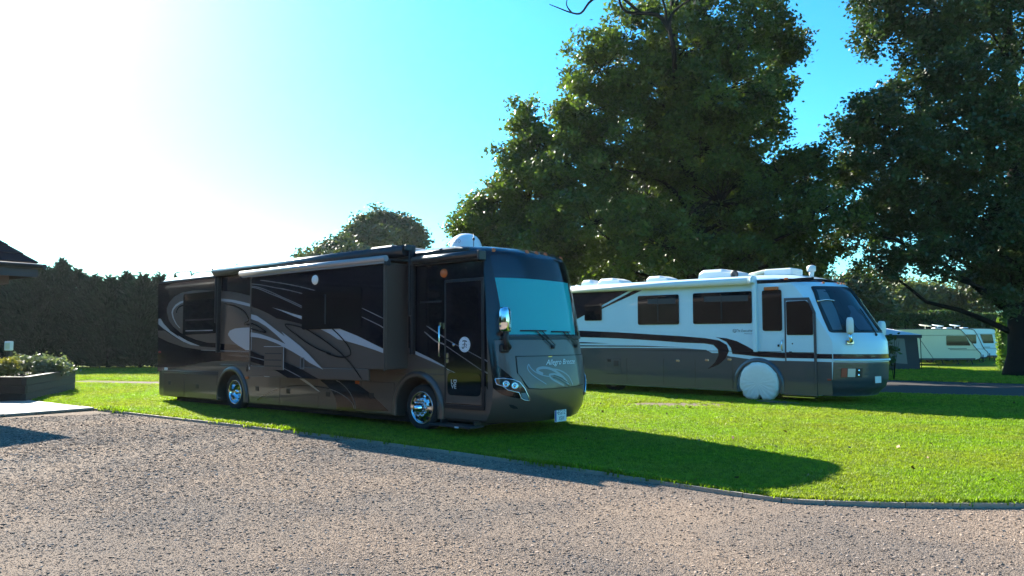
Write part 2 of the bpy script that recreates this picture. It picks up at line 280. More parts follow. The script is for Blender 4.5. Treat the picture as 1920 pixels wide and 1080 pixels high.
# ---------------------------------------------------------------- vehicles: survey tables (local x forward, z up; y runs from the near side across)
T = json.loads('''{"rear_black":[[-9.709,3.041],[-9.54,3.1],[-6.721,3.101],[-6.725,3.213],[-5.212,3.214],[-5.152,1.147],[-5.38,1.131],[-6.166,1.139],[-6.848,1.125],[-7.563,1.069],[-8.314,0.982],[-9.105,0.89],[-9.641,0.819]],"rear_oval":[[-9.231,2.411],[-9.122,2.557],[-8.862,2.695],[-8.493,2.781],[-7.951,2.811],[-7.427,2.796],[-6.755,2.752],[-6.272,2.718],[-5.804,2.655],[-5.204,2.54],[-5.211,1.464],[-6.741,1.535],[-7.219,1.555],[-7.734,1.622],[-8.154,1.71],[-8.522,1.806],[-8.865,1.957],[-9.1,2.109],[-9.206,2.298]],"rear_under":[[-9.317,1.859],[-8.739,1.676],[-8.262,1.548],[-7.524,1.462],[-6.755,1.435],[-6.735,1.368],[-7.576,1.391],[-8.335,1.446],[-9.138,1.58],[-9.644,1.702],[-9.661,1.863]],"rear_arc":[[-8.976,2.31],[-8.924,2.401],[-8.777,2.498],[-8.557,2.564],[-8.301,2.591],[-7.766,2.607],[-7.215,2.594],[-6.781,2.572],[-6.521,2.558],[-6.108,2.517],[-5.737,2.461],[-5.199,2.366],[-5.197,2.304],[-5.796,2.405],[-6.169,2.469],[-6.519,2.498],[-6.878,2.525],[-7.764,2.562],[-8.299,2.551],[-8.518,2.517],[-8.738,2.451],[-8.866,2.372],[-8.9,2.29],[-8.837,2.159],[-8.68,2.009],[-8.49,1.905],[-8.564,1.915],[-8.755,2.028],[-8.913,2.179]],"rear_swoosh":[[-9.65,2.168],[-9.531,2.165],[-9.368,2.04],[-9.011,1.848],[-8.516,1.678],[-8.622,1.734],[-8.149,1.596],[-7.729,1.509],[-7.524,1.471],[-7.954,1.5],[-8.341,1.577],[-8.74,1.696],[-9.151,1.837],[-9.361,1.908],[-9.642,2.026]],"rear_leaf":[[-6.302,1.748],[-6.226,1.822],[-6.024,1.865],[-5.719,1.879],[-5.185,1.882],[-5.209,1.377],[-5.555,1.385],[-5.881,1.49],[-6.148,1.606],[-6.286,1.714]],"L_rear_loop":[[-6.485,2.438],[-6.104,2.391],[-5.793,2.306],[-5.578,2.2],[-5.485,2.1],[-5.469,2.034],[-5.631,1.955],[-5.216,1.947]],"L_rear_in":[[-8.332,2.474],[-8.551,2.445],[-8.678,2.375],[-8.73,2.285]],"L_seam":[[-7.502,1.378],[-6.511,1.363],[-5.208,1.347]],"rear_streak":[[-6.406,1.274],[-5.841,1.278],[-5.205,1.249],[-5.204,1.214],[-5.84,1.243]],"rail_a":[[-9.306,0.807],[-6.629,0.839]],"rail_b":[[-6.602,1.029],[-5.434,1.048],[-5.43,0.909]],"slide_face":[[-4.565,3.079],[-0.319,2.969],[-0.305,1.061],[-0.758,1.047],[-0.756,0.87],[-4.499,0.85]],"slide_black":[[-4.565,3.079],[-0.319,2.969],[-0.308,1.423],[-1.046,1.659],[-1.613,1.81],[-2.157,1.823],[-2.595,1.885],[-2.715,1.898],[-3.127,1.965],[-3.588,2.03],[-3.87,2.133],[-4.245,2.24],[-4.535,2.298]],"slide_swoosh":[[-4.531,2.142],[-4.3,2.103],[-4.008,1.991],[-3.666,1.834],[-3.28,1.665],[-3.404,1.766],[-3.117,1.64],[-2.781,1.484],[-2.508,1.332],[-2.241,1.161],[-2.033,1.036],[-2.451,1.158],[-2.722,1.266],[-2.999,1.362],[-3.282,1.451],[-3.573,1.534],[-3.93,1.611],[-4.236,1.652],[-4.517,1.671],[-4.52,1.765],[-4.177,1.727],[-3.812,1.656],[-3.487,1.58],[-3.261,1.517],[-3.4,1.603],[-3.577,1.698],[-3.756,1.787],[-3.948,1.878],[-4.238,1.98],[-4.528,2.043]],"slide_wedge":[[-3.76,2.257],[-3.4,2.191],[-3.077,2.119],[-2.66,2.043],[-2.659,1.976],[-3.076,2.081],[-3.455,2.185]],"slide_wedge2":[[-2.209,1.819],[-1.613,1.81],[-1.046,1.659],[-0.309,1.422],[-0.308,1.35],[-0.585,1.414],[-0.928,1.487],[-1.33,1.563],[-1.61,1.602],[-1.849,1.705]],"slide_band":[[-4.509,1.38],[-4.165,1.296],[-3.304,1.17],[-2.717,1.033],[-2.184,0.862],[-3.184,0.861],[-3.559,0.984],[-4.159,1.108],[-4.502,1.158]],"P_sa":[[-4.189,2.828],[-3.916,2.797],[-3.634,2.759],[-3.143,2.687],[-2.62,2.595],[-2.071,2.479]],"P_sb":[[-4.541,2.774],[-4.114,2.726],[-3.687,2.657],[-3.302,2.6],[-2.981,2.542],[-2.605,2.467]],"P_sc":[[-4.539,2.727],[-4.258,2.689],[-3.825,2.58],[-3.407,2.451],[-2.976,2.325],[-2.715,2.239]],"P_sd":[[-4.539,2.703],[-4.257,2.661],[-3.824,2.54],[-3.406,2.427],[-2.976,2.294],[-2.715,2.212]],"P_se":[[-0.937,2.157],[-0.288,1.946]],"P_sf":[[-0.936,1.999],[-0.453,1.839],[-0.3,1.777]],"P_sg":[[-4.505,1.258],[-3.859,1.171],[-3.273,1.031],[-2.714,0.873]],"L_loop":[[-1.8,1.813],[-1.574,1.679],[-1.378,1.54],[-1.268,1.434],[-1.236,1.344],[-1.302,1.298],[-1.447,1.279],[-1.643,1.287],[-1.944,1.347],[-1.81,1.329],[-2.194,1.421],[-2.566,1.548],[-2.895,1.695],[-3.123,1.795],[-3.286,1.906],[-2.967,1.878],[-2.605,1.811],[-2.228,1.672],[-2.154,1.645],[-1.846,1.511],[-1.521,1.35],[-1.205,1.141],[-0.91,0.884]],"L_wedge":[[-4.525,1.961],[-4.235,1.882],[-3.945,1.758],[-4.233,1.793],[-4.522,1.846]],"slide_window":[[-2.643,2.484],[-2.047,2.476],[-1.007,2.471],[-0.971,1.867],[-2.68,1.836]],"vent":[[-4.002,1.463],[-3.311,1.464],[-3.3,1.006],[-3.989,0.983]],"latch":[[-2.763,1.258],[-2.646,1.259],[-2.642,1.043],[-2.758,1.041]],"porch":[[-2.459,2.746],[-2.322,2.787],[-2.185,2.731],[-2.32,2.686]],"slide_end":[-0.314,-0.309],"low_black":[[-2.867,0.806],[-2.241,0.815],[-1.767,0.821],[-1.692,0.763],[-1.325,0.604],[-1.041,0.448],[-0.787,0.301],[-2.319,0.219],[-2.308,0.357],[-2.349,0.468],[-2.456,0.593],[-2.59,0.686],[-2.834,0.802]],"low_wedge_r":[[-5.412,1.078],[-5.261,1.04],[-4.899,0.92],[-4.579,0.817],[-4.769,0.815],[-5.06,0.889],[-5.409,0.964]],"low_wedge_f":[[-3.526,0.81],[-3.383,0.814],[-3.184,0.738],[-2.822,0.568],[-2.904,0.581],[-3.183,0.688]],"L_low":[[-5.076,0.302],[-4.79,0.422],[-4.355,0.562],[-3.815,0.65],[-3.295,0.676],[-2.878,0.668],[-2.369,0.633]],"P_la":[[-2.327,0.808],[-2.197,0.772],[-1.991,0.658],[-1.838,0.521],[-1.749,0.383],[-1.736,0.29]],"P_lb":[[-2.536,0.639],[-2.272,0.584],[-2.014,0.498],[-1.837,0.395],[-1.773,0.288]],"bay0":[[-5.352,0.807],[-4.204,0.193]],"bay1":[[-4.219,0.802],[-2.886,0.238]],"bay2":[[-2.896,0.806],[-1.559,0.267]],"bay3":[[-1.564,0.813],[-0.552,0.311]],"bl0":[[-5.067,0.555]],"bl1":[[-3.916,0.543]],"bl2":[[-2.579,0.536]],"bl3":[[-1.277,0.56]],"bl4":[[-7.614,0.517]],"bl5":[[-8.967,0.56]],"front_black":[[-0.298,3.065],[1.488,3.004],[1.554,2.246],[1.593,0.768],[1.549,0.818],[1.524,0.826],[0.889,1.027],[0.639,1.121],[-0.044,1.36],[-0.291,1.444]],"front_line":[[-0.242,1.433],[-0.049,1.368],[0.292,1.256],[0.886,1.028],[0.832,1.034],[0.644,1.103],[0.269,1.219],[-0.048,1.31],[-0.241,1.375]],"P_fa":[[0.117,1.724],[0.407,1.555],[0.652,1.482],[1.467,1.092],[1.594,1.034]],"P_fb":[[0.17,1.825],[0.702,1.581],[1.195,1.403],[1.468,1.282],[1.595,1.223]],"door":[[0.64,2.583],[1.509,2.58],[1.522,0.465],[0.638,0.465]],"door_window":[[0.792,2.448],[1.379,2.464],[1.399,1.744],[0.791,1.725]],"door_panel":[[0.711,1.019],[1.458,1.036],[1.456,0.668],[0.71,0.645]],"side_window":[[0.0,2.62],[0.584,2.604],[0.594,1.88],[0.013,1.876]],"logo":[[1.099,1.5],[1.244,1.499],[1.099,1.389]],"love":[[0.788,0.908],[0.929,0.771]],"handle":[[0.537,1.837],[0.537,1.291]],"lock":[[0.615,1.315],[0.595,1.228],[0.839,1.494]],"amber":[[0.601,2.723]],"dawn":[[-0.09,2.954],[1.57,2.954]],"awn":[[-6.511,3.143],[-0.113,3.146]],"topper":[[-4.79,2.96],[-0.222,2.93]],"arms":[[-6.679,3.235],[-6.61,1.336],[-0.132,3.215],[-0.126,1.351]],"archs":[[-6.682,0.359],[-5.542,0.405],[-6.095,0.931],[-0.596,0.508],[0.498,0.557],[-0.002,0.942]],"red":[[-9.563,1.321],[-9.205,0.896]],"amb2":[[-1.68,0.792],[-5.47,0.779]],"step":[[0.509,0.17],[1.464,0.208],[1.173,0.128]],"roof":[[0.245,3.342],[-0.124,3.393],[0.654,3.327],[-2.385,3.457],[-1.109,3.395],[-5.109,3.538],[-4.346,3.505],[-8.119,3.507],[-6.664,3.5],[-10.112,3.344],[-11.685,3.575],[0.931,3.396],[0.931,3.257]],"ws_edge":[[0.189,2.986],[0.183,2.606],[0.188,2.117],[0.196,1.619],[1.169,1.606],[1.892,1.606]],"blind":[[0.191,2.615],[0.69,2.575],[1.627,2.569],[1.715,2.296],[1.546,1.708],[0.242,1.705]],"hood":[[0.33,1.289],[0.995,1.282],[1.9,0.917],[1.79,0.796],[1.325,0.779],[0.998,0.775],[0.705,0.786],[0.464,0.803],[0.417,0.874],[0.363,0.965],[0.314,1.012]],"headlight":[[0.031,0.946],[0.12,0.955],[0.246,0.932],[0.327,0.886],[0.389,0.786],[0.449,0.661],[0.475,0.591],[0.394,0.599],[0.344,0.632],[0.309,0.724],[0.164,0.77],[0.112,0.826],[0.042,0.86]],"hl_amber":[[0.029,0.944],[0.072,0.948],[0.08,0.855],[0.047,0.862]],"hl_a":[[0.147,0.864]],"hl_b":[[0.254,0.834]],"hl_c":[[0.335,0.719],[0.426,0.716],[0.457,0.605],[0.401,0.613],[0.353,0.643]],"f_black":[[0.0,1.269],[0.109,1.114],[0.237,0.956],[0.318,0.916],[0.389,0.786],[0.354,0.62],[0.205,0.653],[0.089,0.705],[-0.001,0.817]],"slot":[[0.186,0.535],[0.233,0.527],[0.292,0.495],[0.322,0.46],[0.254,0.465],[0.213,0.486]],"plate":[[0.969,0.405],[1.305,0.395],[1.554,0.18],[1.2,0.192]],"mirror":[[0.324,1.897],[0.23,1.897],[0.444,1.898],[0.35,2.091],[0.3,1.722],[0.215,1.402]],"text":[[0.826,1.136],[1.616,1.113],[0.863,1.201]],"W_a":[[0.491,1.177],[0.465,1.113],[0.492,1.049],[0.546,0.991],[0.654,0.916],[0.789,0.838]],"W_b":[[0.491,1.177],[0.524,1.104],[0.604,1.038],[0.735,0.985],[0.887,0.96]],"W_c":[[0.741,1.009],[0.67,1.036],[0.628,1.069],[0.669,1.1],[0.776,1.109],[0.933,1.084],[1.104,1.013],[1.229,0.942],[1.325,0.855],[1.372,0.795]],"W_d":[[1.229,0.942],[1.047,0.989],[0.931,0.996],[0.881,0.98],[0.932,0.921],[1.074,0.858],[1.244,0.793]],"W_e":[[0.933,1.084],[1.165,1.052],[1.377,0.961],[1.471,0.84],[1.492,0.789]],"K_a":[[0.961,0.945],[1.112,0.906],[1.28,0.832],[1.39,0.786]],"wip":[[1.059,1.464],[0.691,1.696],[0.414,1.713],[0.89,1.714],[1.778,1.471],[1.375,1.664],[0.94,1.677],[1.581,1.685]],"mark":[[0.295,3.109],[0.934,3.074],[1.18,3.057],[1.438,3.05]],"f_lineA":[[0.001,1.241],[0.072,1.125],[0.139,1.08]],"f_lineB":[[-0.0,1.052],[0.026,0.982]],"b_grey":[[-7.088,1.224],[-5.666,1.29],[-4.18,1.305],[-2.2,1.311],[-1.512,1.276],[-1.338,1.192],[-1.102,1.195],[-0.825,1.115],[-0.211,1.044],[0.658,1.022],[1.464,1.026],[1.85,1.022]],"b_band":[[-7.161,1.878],[-5.689,1.809],[-4.439,1.76],[-3.152,1.692],[-2.191,1.642],[-1.508,1.59],[-1.113,1.531],[-0.9,1.415],[-0.838,1.259],[-0.928,1.062],[-1.125,0.9],[-1.478,0.752],[-1.255,0.937],[-1.142,1.136],[-1.161,1.294],[-1.29,1.412],[-1.555,1.45],[-2.194,1.466],[-3.154,1.523],[-4.441,1.584],[-7.162,1.65]],"b_t1":[[-6.791,1.472],[-5.634,1.459],[-4.712,1.429],[-5.634,1.423],[-6.791,1.425]],"b_t2":[[-6.791,1.368],[-5.635,1.364],[-3.659,1.372],[-2.103,1.336],[-3.659,1.342],[-6.791,1.322]],"b_swoosh":[[-1.229,1.618],[-0.905,1.591],[-0.609,1.514],[-0.321,1.381],[-0.119,1.268],[0.002,1.251],[0.67,1.234],[1.491,1.217],[1.883,1.216],[1.88,1.103],[1.488,1.102],[0.667,1.093],[-0.001,1.118],[-0.408,1.157],[-0.742,1.182],[-0.782,1.338],[-0.907,1.493],[-1.121,1.591]],"b_patch":[[-6.167,2.988],[-5.857,2.988],[-4.004,2.978],[-5.006,2.569],[-5.602,2.316],[-6.172,2.084]],"b_stripe":[[-5.007,2.507],[-3.835,2.976],[-3.552,2.971],[-5.007,2.462]],"b_top":[[-0.046,3.09],[0.73,3.078],[1.156,3.095],[1.466,3.096],[1.464,3.0],[1.153,3.002],[0.728,2.994],[-0.048,2.999]],"b_w1":[[-5.608,2.601],[-5.02,2.608],[-5.024,2.153],[-5.617,2.153]],"b_w2":[[-3.652,2.77],[-2.364,2.765],[-2.376,2.017],[-3.653,2.015]],"b_w3":[[-1.843,2.773],[-0.206,2.781],[-0.222,2.021],[-1.851,2.015]],"b_w4":[[0.155,2.794],[0.615,2.786],[0.597,1.811],[0.138,1.81]],"b_door":[[0.71,2.594],[1.334,2.598],[1.491,2.212],[1.465,1.519],[1.471,0.196],[0.636,0.187]],"b_doorin":[[0.753,2.526],[1.29,2.532],[1.436,2.179],[1.42,1.519],[1.404,0.356],[0.718,0.339]],"b_dwin":[[0.783,2.487],[1.246,2.507],[1.305,2.454],[1.411,2.214],[1.398,1.697],[0.77,1.693]],"b_awn":[[-6.857,3.061],[-0.184,3.105]],"b_arm":[[-0.051,3.16],[-0.062,1.24]],"b_lamp":[[0.195,2.913],[0.561,2.809]],"b_mk":[[0.775,3.097]],"b_logo":[[-0.712,1.789],[-0.627,1.788]],"b_text":[[-0.617,1.763],[-0.172,1.761],[-0.378,1.704],[-0.616,1.841]],"b_handle":[[0.634,1.387],[0.526,1.41],[0.838,1.242]],"b_hatch":[[-4.853,0.985],[-4.303,0.517]],"b_hatch2":[[-2.389,0.963],[-1.487,1.011],[-0.83,1.025]],"b_arch":[[-0.67,0.267],[0.535,0.323],[-0.015,0.945]],"b_cover":[[-0.549,0.439],[0.522,0.483],[0.002,0.937],[-0.017,0.019]],"b_bott":[[-5.509,0.253],[-0.659,0.254],[1.442,0.121]],"b_rearw":[[-5.389,0.065],[-4.307,0.114]],"b_ws":[[0.252,2.825],[0.303,2.854],[0.485,2.832],[1.105,2.795],[0.173,2.471],[0.122,2.127],[0.074,1.785],[0.576,1.763],[1.022,1.756]],"b_band_f":[[0.003,1.217],[0.46,1.213],[0.961,1.205],[0.955,1.105],[0.456,1.103],[0.003,1.102]],"b_grey_f":[[0.002,1.015],[0.455,1.022],[1.018,1.018]],"b_hl":[[0.111,0.883],[0.43,0.875],[0.44,0.656],[0.12,0.656]],"b_hlr":[[0.111,0.883],[0.191,0.879]],"b_red":[[0.0,0.623],[0.001,0.578]],"b_plate":[[0.701,0.683],[0.9,0.518]],"b_topf":[[0.274,3.106],[0.773,3.161]],"b_mks":[[0.576,3.008],[1.05,2.963]],"b_mirr":[[0.36,1.882],[0.222,1.522]],"b_roof":[[-6.236,3.382],[-5.43,3.344],[-5.089,3.434],[-3.841,3.431],[-3.1,3.393],[-1.933,3.428],[-0.795,3.379],[-0.735,3.462],[0.529,3.417],[1.351,3.287],[-6.334,3.442],[-6.719,3.503]]}''')
class Shell:
    def __init__(s, zs, xs, B, p, W=2.5): s.zs = zs; s.xs = xs; s.B = B; s.p = p; s.W = W
    def xf(s, y, z): return float(np.interp(z, s.zs, s.xs))-s.B*abs((y-s.W/2)/(s.W/2))**s.p
    def side(s, x, z, off): return (x, -off, z)
    def front(s, y, z, off):
        e = .02
        dx_dy = (s.xf(min(y+e, s.W), z)-s.xf(max(y-e, 0), z))/(min(y+e, s.W)-max(y-e, 0)); dx_dz = (s.xf(y, z+e)-s.xf(y, z-e))/(2*e)
        n = Vector((1, -dx_dy, -dx_dz)).normalized(); return tuple(Vector((s.xf(y, z), y, z))+n*off)
    def patch(s, name, poly, a, b, m, parent, cut=.08):     # panel that follows the nose
        bm = bmesh.new(); f = bm.faces.new([bm.verts.new((u, v, 0)) for u, v in poly]); f.normal_update()
        if f.normal.z < 0: f.normal_flip()
        bmesh.ops.triangulate(bm, faces=bm.faces[:])
        for _ in range(7):
            es = [e for e in bm.edges if e.calc_length() > cut*2]
            if not es: break
            bmesh.ops.subdivide_edges(bm, edges=es, cuts=1); bmesh.ops.triangulate(bm, faces=bm.faces[:])
        ring = [(e.verts[0].index, e.verts[1].index) for e in bm.edges if e.is_boundary] if not bm.verts.index_update() else []
        uv = [(v.co.x, v.co.y) for v in bm.verts]; tri = [[v.index for v in f.verts] for f in bm.faces]; bm.free()
        mb = MB(); mb.add([s.front(u, v, b) for u, v in uv], tri, True); n = len(uv)
        if abs(b-a) > .003:
            mb.add([s.front(u, v, b) for u, v in uv]+[s.front(u, v, a) for u, v in uv], [[i, j, n+j, n+i] for i, j in ring])
        return mb.build(name, m, parent)
    def body(s, zlist, inset, xr, rr=.10, rearcut=None):
        ys = [s.W/2*(1-math.cos(math.pi*k/28)) for k in range(29)]; rings = []
        for z, e in zip(zlist, inset):
            r = []
            for k in range(29):
                y = ys[k]; r.append((s.xf(y, z), min(max(y, 0), s.W)*(1-2*e/s.W)+e, z))
            xb = xr + (e if z > 2 else 0)
            for k in range(5):
                a = math.pi/2*k/4; r.append((xb+rr-rr*math.sin(a), s.W-e-rr+rr*math.cos(a), z))
            for k in range(5):
                a = math.pi/2*k/4; r.append((xb+rr-rr*math.cos(a), e+rr-rr*math.sin(a), z))
            rings.append(r)
        n = len(rings[0]); mb = MB(); mb.v = [p for r in rings for p in r]
        for i in range(len(rings)-1):
            for k in range(n): mb.f.append([i*n+k, i*n+(k+1) % n, (i+1)*n+(k+1) % n, (i+1)*n+k])
        mb.f += [list(range(n))[::-1], list(range((len(rings)-1)*n, len(rings)*n))]; mb.sm = [True]*len(mb.f)
        return mb
def bool_cut(o, cutters):
    for c in cutters:
        c.parent = o.parent
        md = o.modifiers.new('b', 'BOOLEAN'); md.operation = 'DIFFERENCE'; md.object = c; md.solver = 'EXACT'
    bpy.context.view_layer.update(); dg = bpy.context.evaluated_depsgraph_get(); me = bpy.data.meshes.new_from_object(o.evaluated_get(dg))
    old = o.data; o.modifiers.clear(); o.data = me; bpy.data.meshes.remove(old)
    for c in cutters: d = c.data; bpy.data.objects.remove(c); bpy.data.meshes.remove(d)
    me.polygons.foreach_set('use_smooth', [True]*len(me.polygons)); me.set_sharp_from_angle(angle=math.radians(32))
def arch_cutter(x, z, r, y0, y1, zb):
    mb = MB(); pts = [(x+r*math.cos(a), z+r*math.sin(a)) for a in [math.pi*k/20 for k in range(21)]]+[(x-r, zb), (x+r, zb)]
    mb.prism(pts, lambda u, v, o: (u, o, v), y1, y0)
    bm = bmesh.new(); o = mb.build('cut', None); bm.from_mesh(o.data); bmesh.ops.contextual_create(bm, geom=[e for e in bm.edges if e.is_boundary]); bmesh.ops.recalc_face_normals(bm, faces=bm.faces); bm.to_mesh(o.data); bm.free(); return o
def flare(x, z, r0, r1, zb, off):
    mb = MB(); A = [math.pi*k/24 for k in range(25)]; rows = []
    for r, o in ((r0, 0.004), (r0, off), ((r0+r1)/2, off*1.05), (r1, off*.35), (r1, 0.001)):
        rows.append([(x+r, -o, zb)]+[(x+r*math.cos(a), -o, z+r*math.sin(a)) for a in A]+[(x-r, -o, zb)])
    n = len(rows[0]); mb.v = [p for r in rows for p in r]
    for i in range(4):
        for k in range(n-1): mb.f.append([i*n+k, i*n+k+1, (i+1)*n+k+1, (i+1)*n+k]); mb.sm.append(True)
    return mb
def wheel(parent, x, z, R, rim, dish, y=.05, lugs=10, holes=True):
    mb = MB(); ax = (0, -1, 0)
    mb.lathe([(rim, -.22), (R*.93, -.22), (R, -.19), (R, -.03), (R*.97, -.008), (R*.90, .012), (rim*1.1, .008), (rim*1.02, -.01), (rim, -.03)], (x, y, z), ax, 48)
    w = mb.build('wheel', M['tyre'], parent)
    r = MB()
    if dish: prof = [(rim*1.03, -.005), (rim*1.03, .006), (rim*.97, .008), (rim*.93, -.01), (rim*.84, -.07), (rim*.78, -.15), (rim*.5, -.165), (rim*.42, -.165), (.0, -.165)]
    else: prof = [(rim*1.03, -.005), (rim*1.03, .008), (rim*.97, .010), (rim*.94, -.012), (rim*.88, -.02), (rim*.66, .006), (rim*.62, .02), (rim*.36, .022), (0, .022)]
    r.lathe(prof, (x, y, z), ax, 48); r.build('rim', M['alloy'], w)
    h = MB(); hb = -.165 if dish else .02
    h.lathe([(rim*.36, hb), (rim*.35, hb+.05), (rim*.28, hb+.075), (rim*.24, hb+.12), (rim*.15, hb+.15), (0, hb+.155)], (x, y, z), ax, 24); h.build('hub_cap', M['chrome'], w)
    if lugs:
        for k in range(lugs):
            a = 2*math.pi*k/lugs; c = (x+rim*.52*math.cos(a), y-.02, z+rim*.52*math.sin(a))
            MB().lathe([(.021, 0), (.021, .03), (.014, .042), (0, .044)], c, ax, 8).build('lug_nut', M['chrome'], w)
    if holes:
        for k in range(10):
            a = 2*math.pi*(k+.5)/10; c = Vector((x+rim*.78*math.cos(a), y+.0035, z+rim*.78*math.sin(a)))
            MB().lathe([(.031, -.01), (.031, .008), (0, .0075)], c, ax, 12).build('hand_hole', M['under'], w)
    return w
def pane(parent, poly, fn, off, r=.06, fw=.035, fm='trim', gm='glass', names=('window_frame', 'window_pane')):
    q = rounded(poly, r)
    f = MB(); f.prism(q, fn, off, off+.012); f.build(names[0], M[fm], parent)
    g = MB(); g.prism(rounded(grow(poly, -fw), r*.7), fn, off+.006, off+.016); return g.build(names[1], M[gm], parent)

# ================================================================ dark motorhome
S1 = Shell([.2, .3, .5, .8, 1.1, 1.65, 2.2, 2.7, 2.97, 3.05, 3.12, 3.165, 3.19], [1.95, 2.08, 2.18, 2.2, 2.16, 2.07, 1.96, 1.85, 1.78, 1.72, 1.6, 1.4, 1.2], .5, 3)
A = tagp(empty('motorhome', (-1.607, 13.595, 0), math.radians(50.2-90), -.008), 'long dark brown and black motorhome with silver swirls and a white roof dome', 'motorhome')
sd = S1.side; fr = S1.front
XR = -9.62; TOP = 3.19
zl = [.22, .27, .4, .6, .8, 1.0, 1.2, 1.5, 1.8, 2.2, 2.6, 2.9, 3.0, 3.06, 3.12, 3.165, 3.19]; ins = [.05, .01]+[0]*11+[.004, .03, .075, .15]
body = S1.body(zl, ins, XR).build('body', M['bronze'], A)
RA = (-6.10, .36, .565); FA = (-.045, .40, .545)
bool_cut(body, [arch_cutter(RA[0], RA[1], RA[2], -.2, .42, -.3), arch_cutter(FA[0], FA[1], FA[2], -.2, .42, -.3)])
MB().box((-4.0, 1.25, .2), (10.0, 2.1, .18)).build('chassis', M['under'], A)
MB().box((-6.1, .62, .55), (1.3, .36, .75)).build('wheel_well', M['under'], A)
MB().box((-.05, .62, .55), (1.25, .36, .8)).build('wheel_well', M['under'], A)
roofm = MB(); 
roofm.prism([(XR+.04, 3.06), (1.2, 3.075), (1.2, 3.115), (XR+.04, 3.10)], sd, 0, .035); roofm.build('gutter_rail', M['metal'], A)
# side decals: flat print, stacked thin layers
def decals(name, keys, m, off, parent, close=0, fn=sd):
    for k in keys:
        p = [fn(u, v, off) for u, v in T[k]]; n = len(p)
        ar = sum(p[j][0]*p[(j+1) % n][2]-p[(j+1) % n][0]*p[j][2] for j in range(n))
        o = MB().add(p, [list(range(n))[::(-1 if ar < 0 else 1)]]).build(name, M[m], parent)
    return o
def lines(name, keys, w, m, off, parent, fn=sd):
    for k in keys: o = MB().ribbon(smooth(T[k], 4), w, fn, off).build(name, M[m], parent)
    return o
decals('black_paintwork', ['rear_black', 'front_black'], 'black', .002, A)
decals('brown_paintwork', ['rear_oval', 'rear_under'], 'bronze', .004, A)
decals('silver_swoosh', ['rear_arc', 'rear_swoosh', 'rear_leaf', 'front_line'], 'silver', .006, A)
decals('brown_streak', ['rear_streak'], 'bronze', .004, A)
lines('black_scroll', ['L_rear_loop', 'L_rear_in'], .035, 'black', .007, A)
lines('pinstripe', ['L_seam', 'P_fa', 'P_fb'], .022, 'pin', .005, A)
for dz in (0, -.045):
    rail = MB()
    rail.tube([(-9.35, -.012, .86+dz), (-6.72, -.012, .86+dz)], .012, 6)
    rail.tube([(-6.6, -.012, 1.055+dz), (-5.47+dz*.7, -.012, 1.055+dz), (-5.47+dz*.7, -.012, .92)], .009, 6)
    rail.build('rub_rail', M['bronze'], A)
rail = MB()
rail.tube([(-.6, -.01, .985), (.62, -.01, .99)], .008, 6); rail.build('rub_rail', M['bronze'], A)
# baggage doors with latches
bd = [(-5.36, -4.225, 0), (-4.21, -2.895, 1), (-2.88, -1.575, 2), (-1.56, -.66, 3), (-9.28, -8.25, 5), (-8.23, -6.74, 4)]
for x0, x1, k in bd:
    zb = .245; zt = .815 if k < 4 else .79
    d = MB(); d.box(((x0+x1)/2, -.006, (zb+zt)/2), (x1-x0, .012, zt-zb), bev=.004); door = d.build('baggage_door', M['bronze'], A)
    l = MB(); l.box((T['bl%d' % k][0][0], -.016, T['bl%d' % k][0][1]), (.13, .014, .10), bev=.006); l.build('latch', M['metal'], door)
decals('black_door_paintwork', ['low_black'], 'black', .0145, A); decals('silver_door_swoosh', ['low_wedge_r', 'low_wedge_f'], 'silver', .0165, A)
lines('black_door_scroll', ['L_low'], .022, 'black', .016, A); lines('door_pinstripe', ['P_la', 'P_lb'], .014, 'pin', .018, A)
for x, z in T['amb2']: MB().box((x, -.02, z), (.11, .03, .06), bev=.01).build('side_marker', M['amber'], A)
for (x, z), s in zip(T['red'], ((.09, .05), (.15, .07))): MB().box((x+.03, -.012, z), (s[0], .02, s[1]), bev=.008).build('reflector', M['red' if s[0] < .1 else 'lens'], A)
# flares, wheels
flare(RA[0], RA[1], .555, .655, .24, .05).build('wheel_flare', M['bronze'], A); flare(FA[0], FA[1], .535, .64, .24, .05).build('wheel_flare', M['bronze'], A)
wheel(A, -6.06, .44, .40, .262, True, lugs=0, holes=False); wheel(A, 0, .40, .40, .275, False)
for x in (-6.06, 0): wheel(A, x, .42, .40, .27, True, y=2.68, lugs=0, holes=False)
# windows of the body
rw = pane(A, [(-8.30, 2.68), (-6.87, 2.70), (-6.87, 1.83), (-8.30, 1.80)], sd, .005, .1, .06)
MB().box((-7.58, -.02, 2.10), (1.3, .012, .035)).build('window_bar', M['metal'], rw); MB().box((-7.58, -.022, 1.84), (1.25, .012, .02)).build('window_sill', M['silver'], rw)
swp = pane(A, T['side_window'], sd, .004, .07, .035); MB().box((.29, -.02, 2.24), (.53, .01, .03)).build('window_bar', M['trim'], swp)
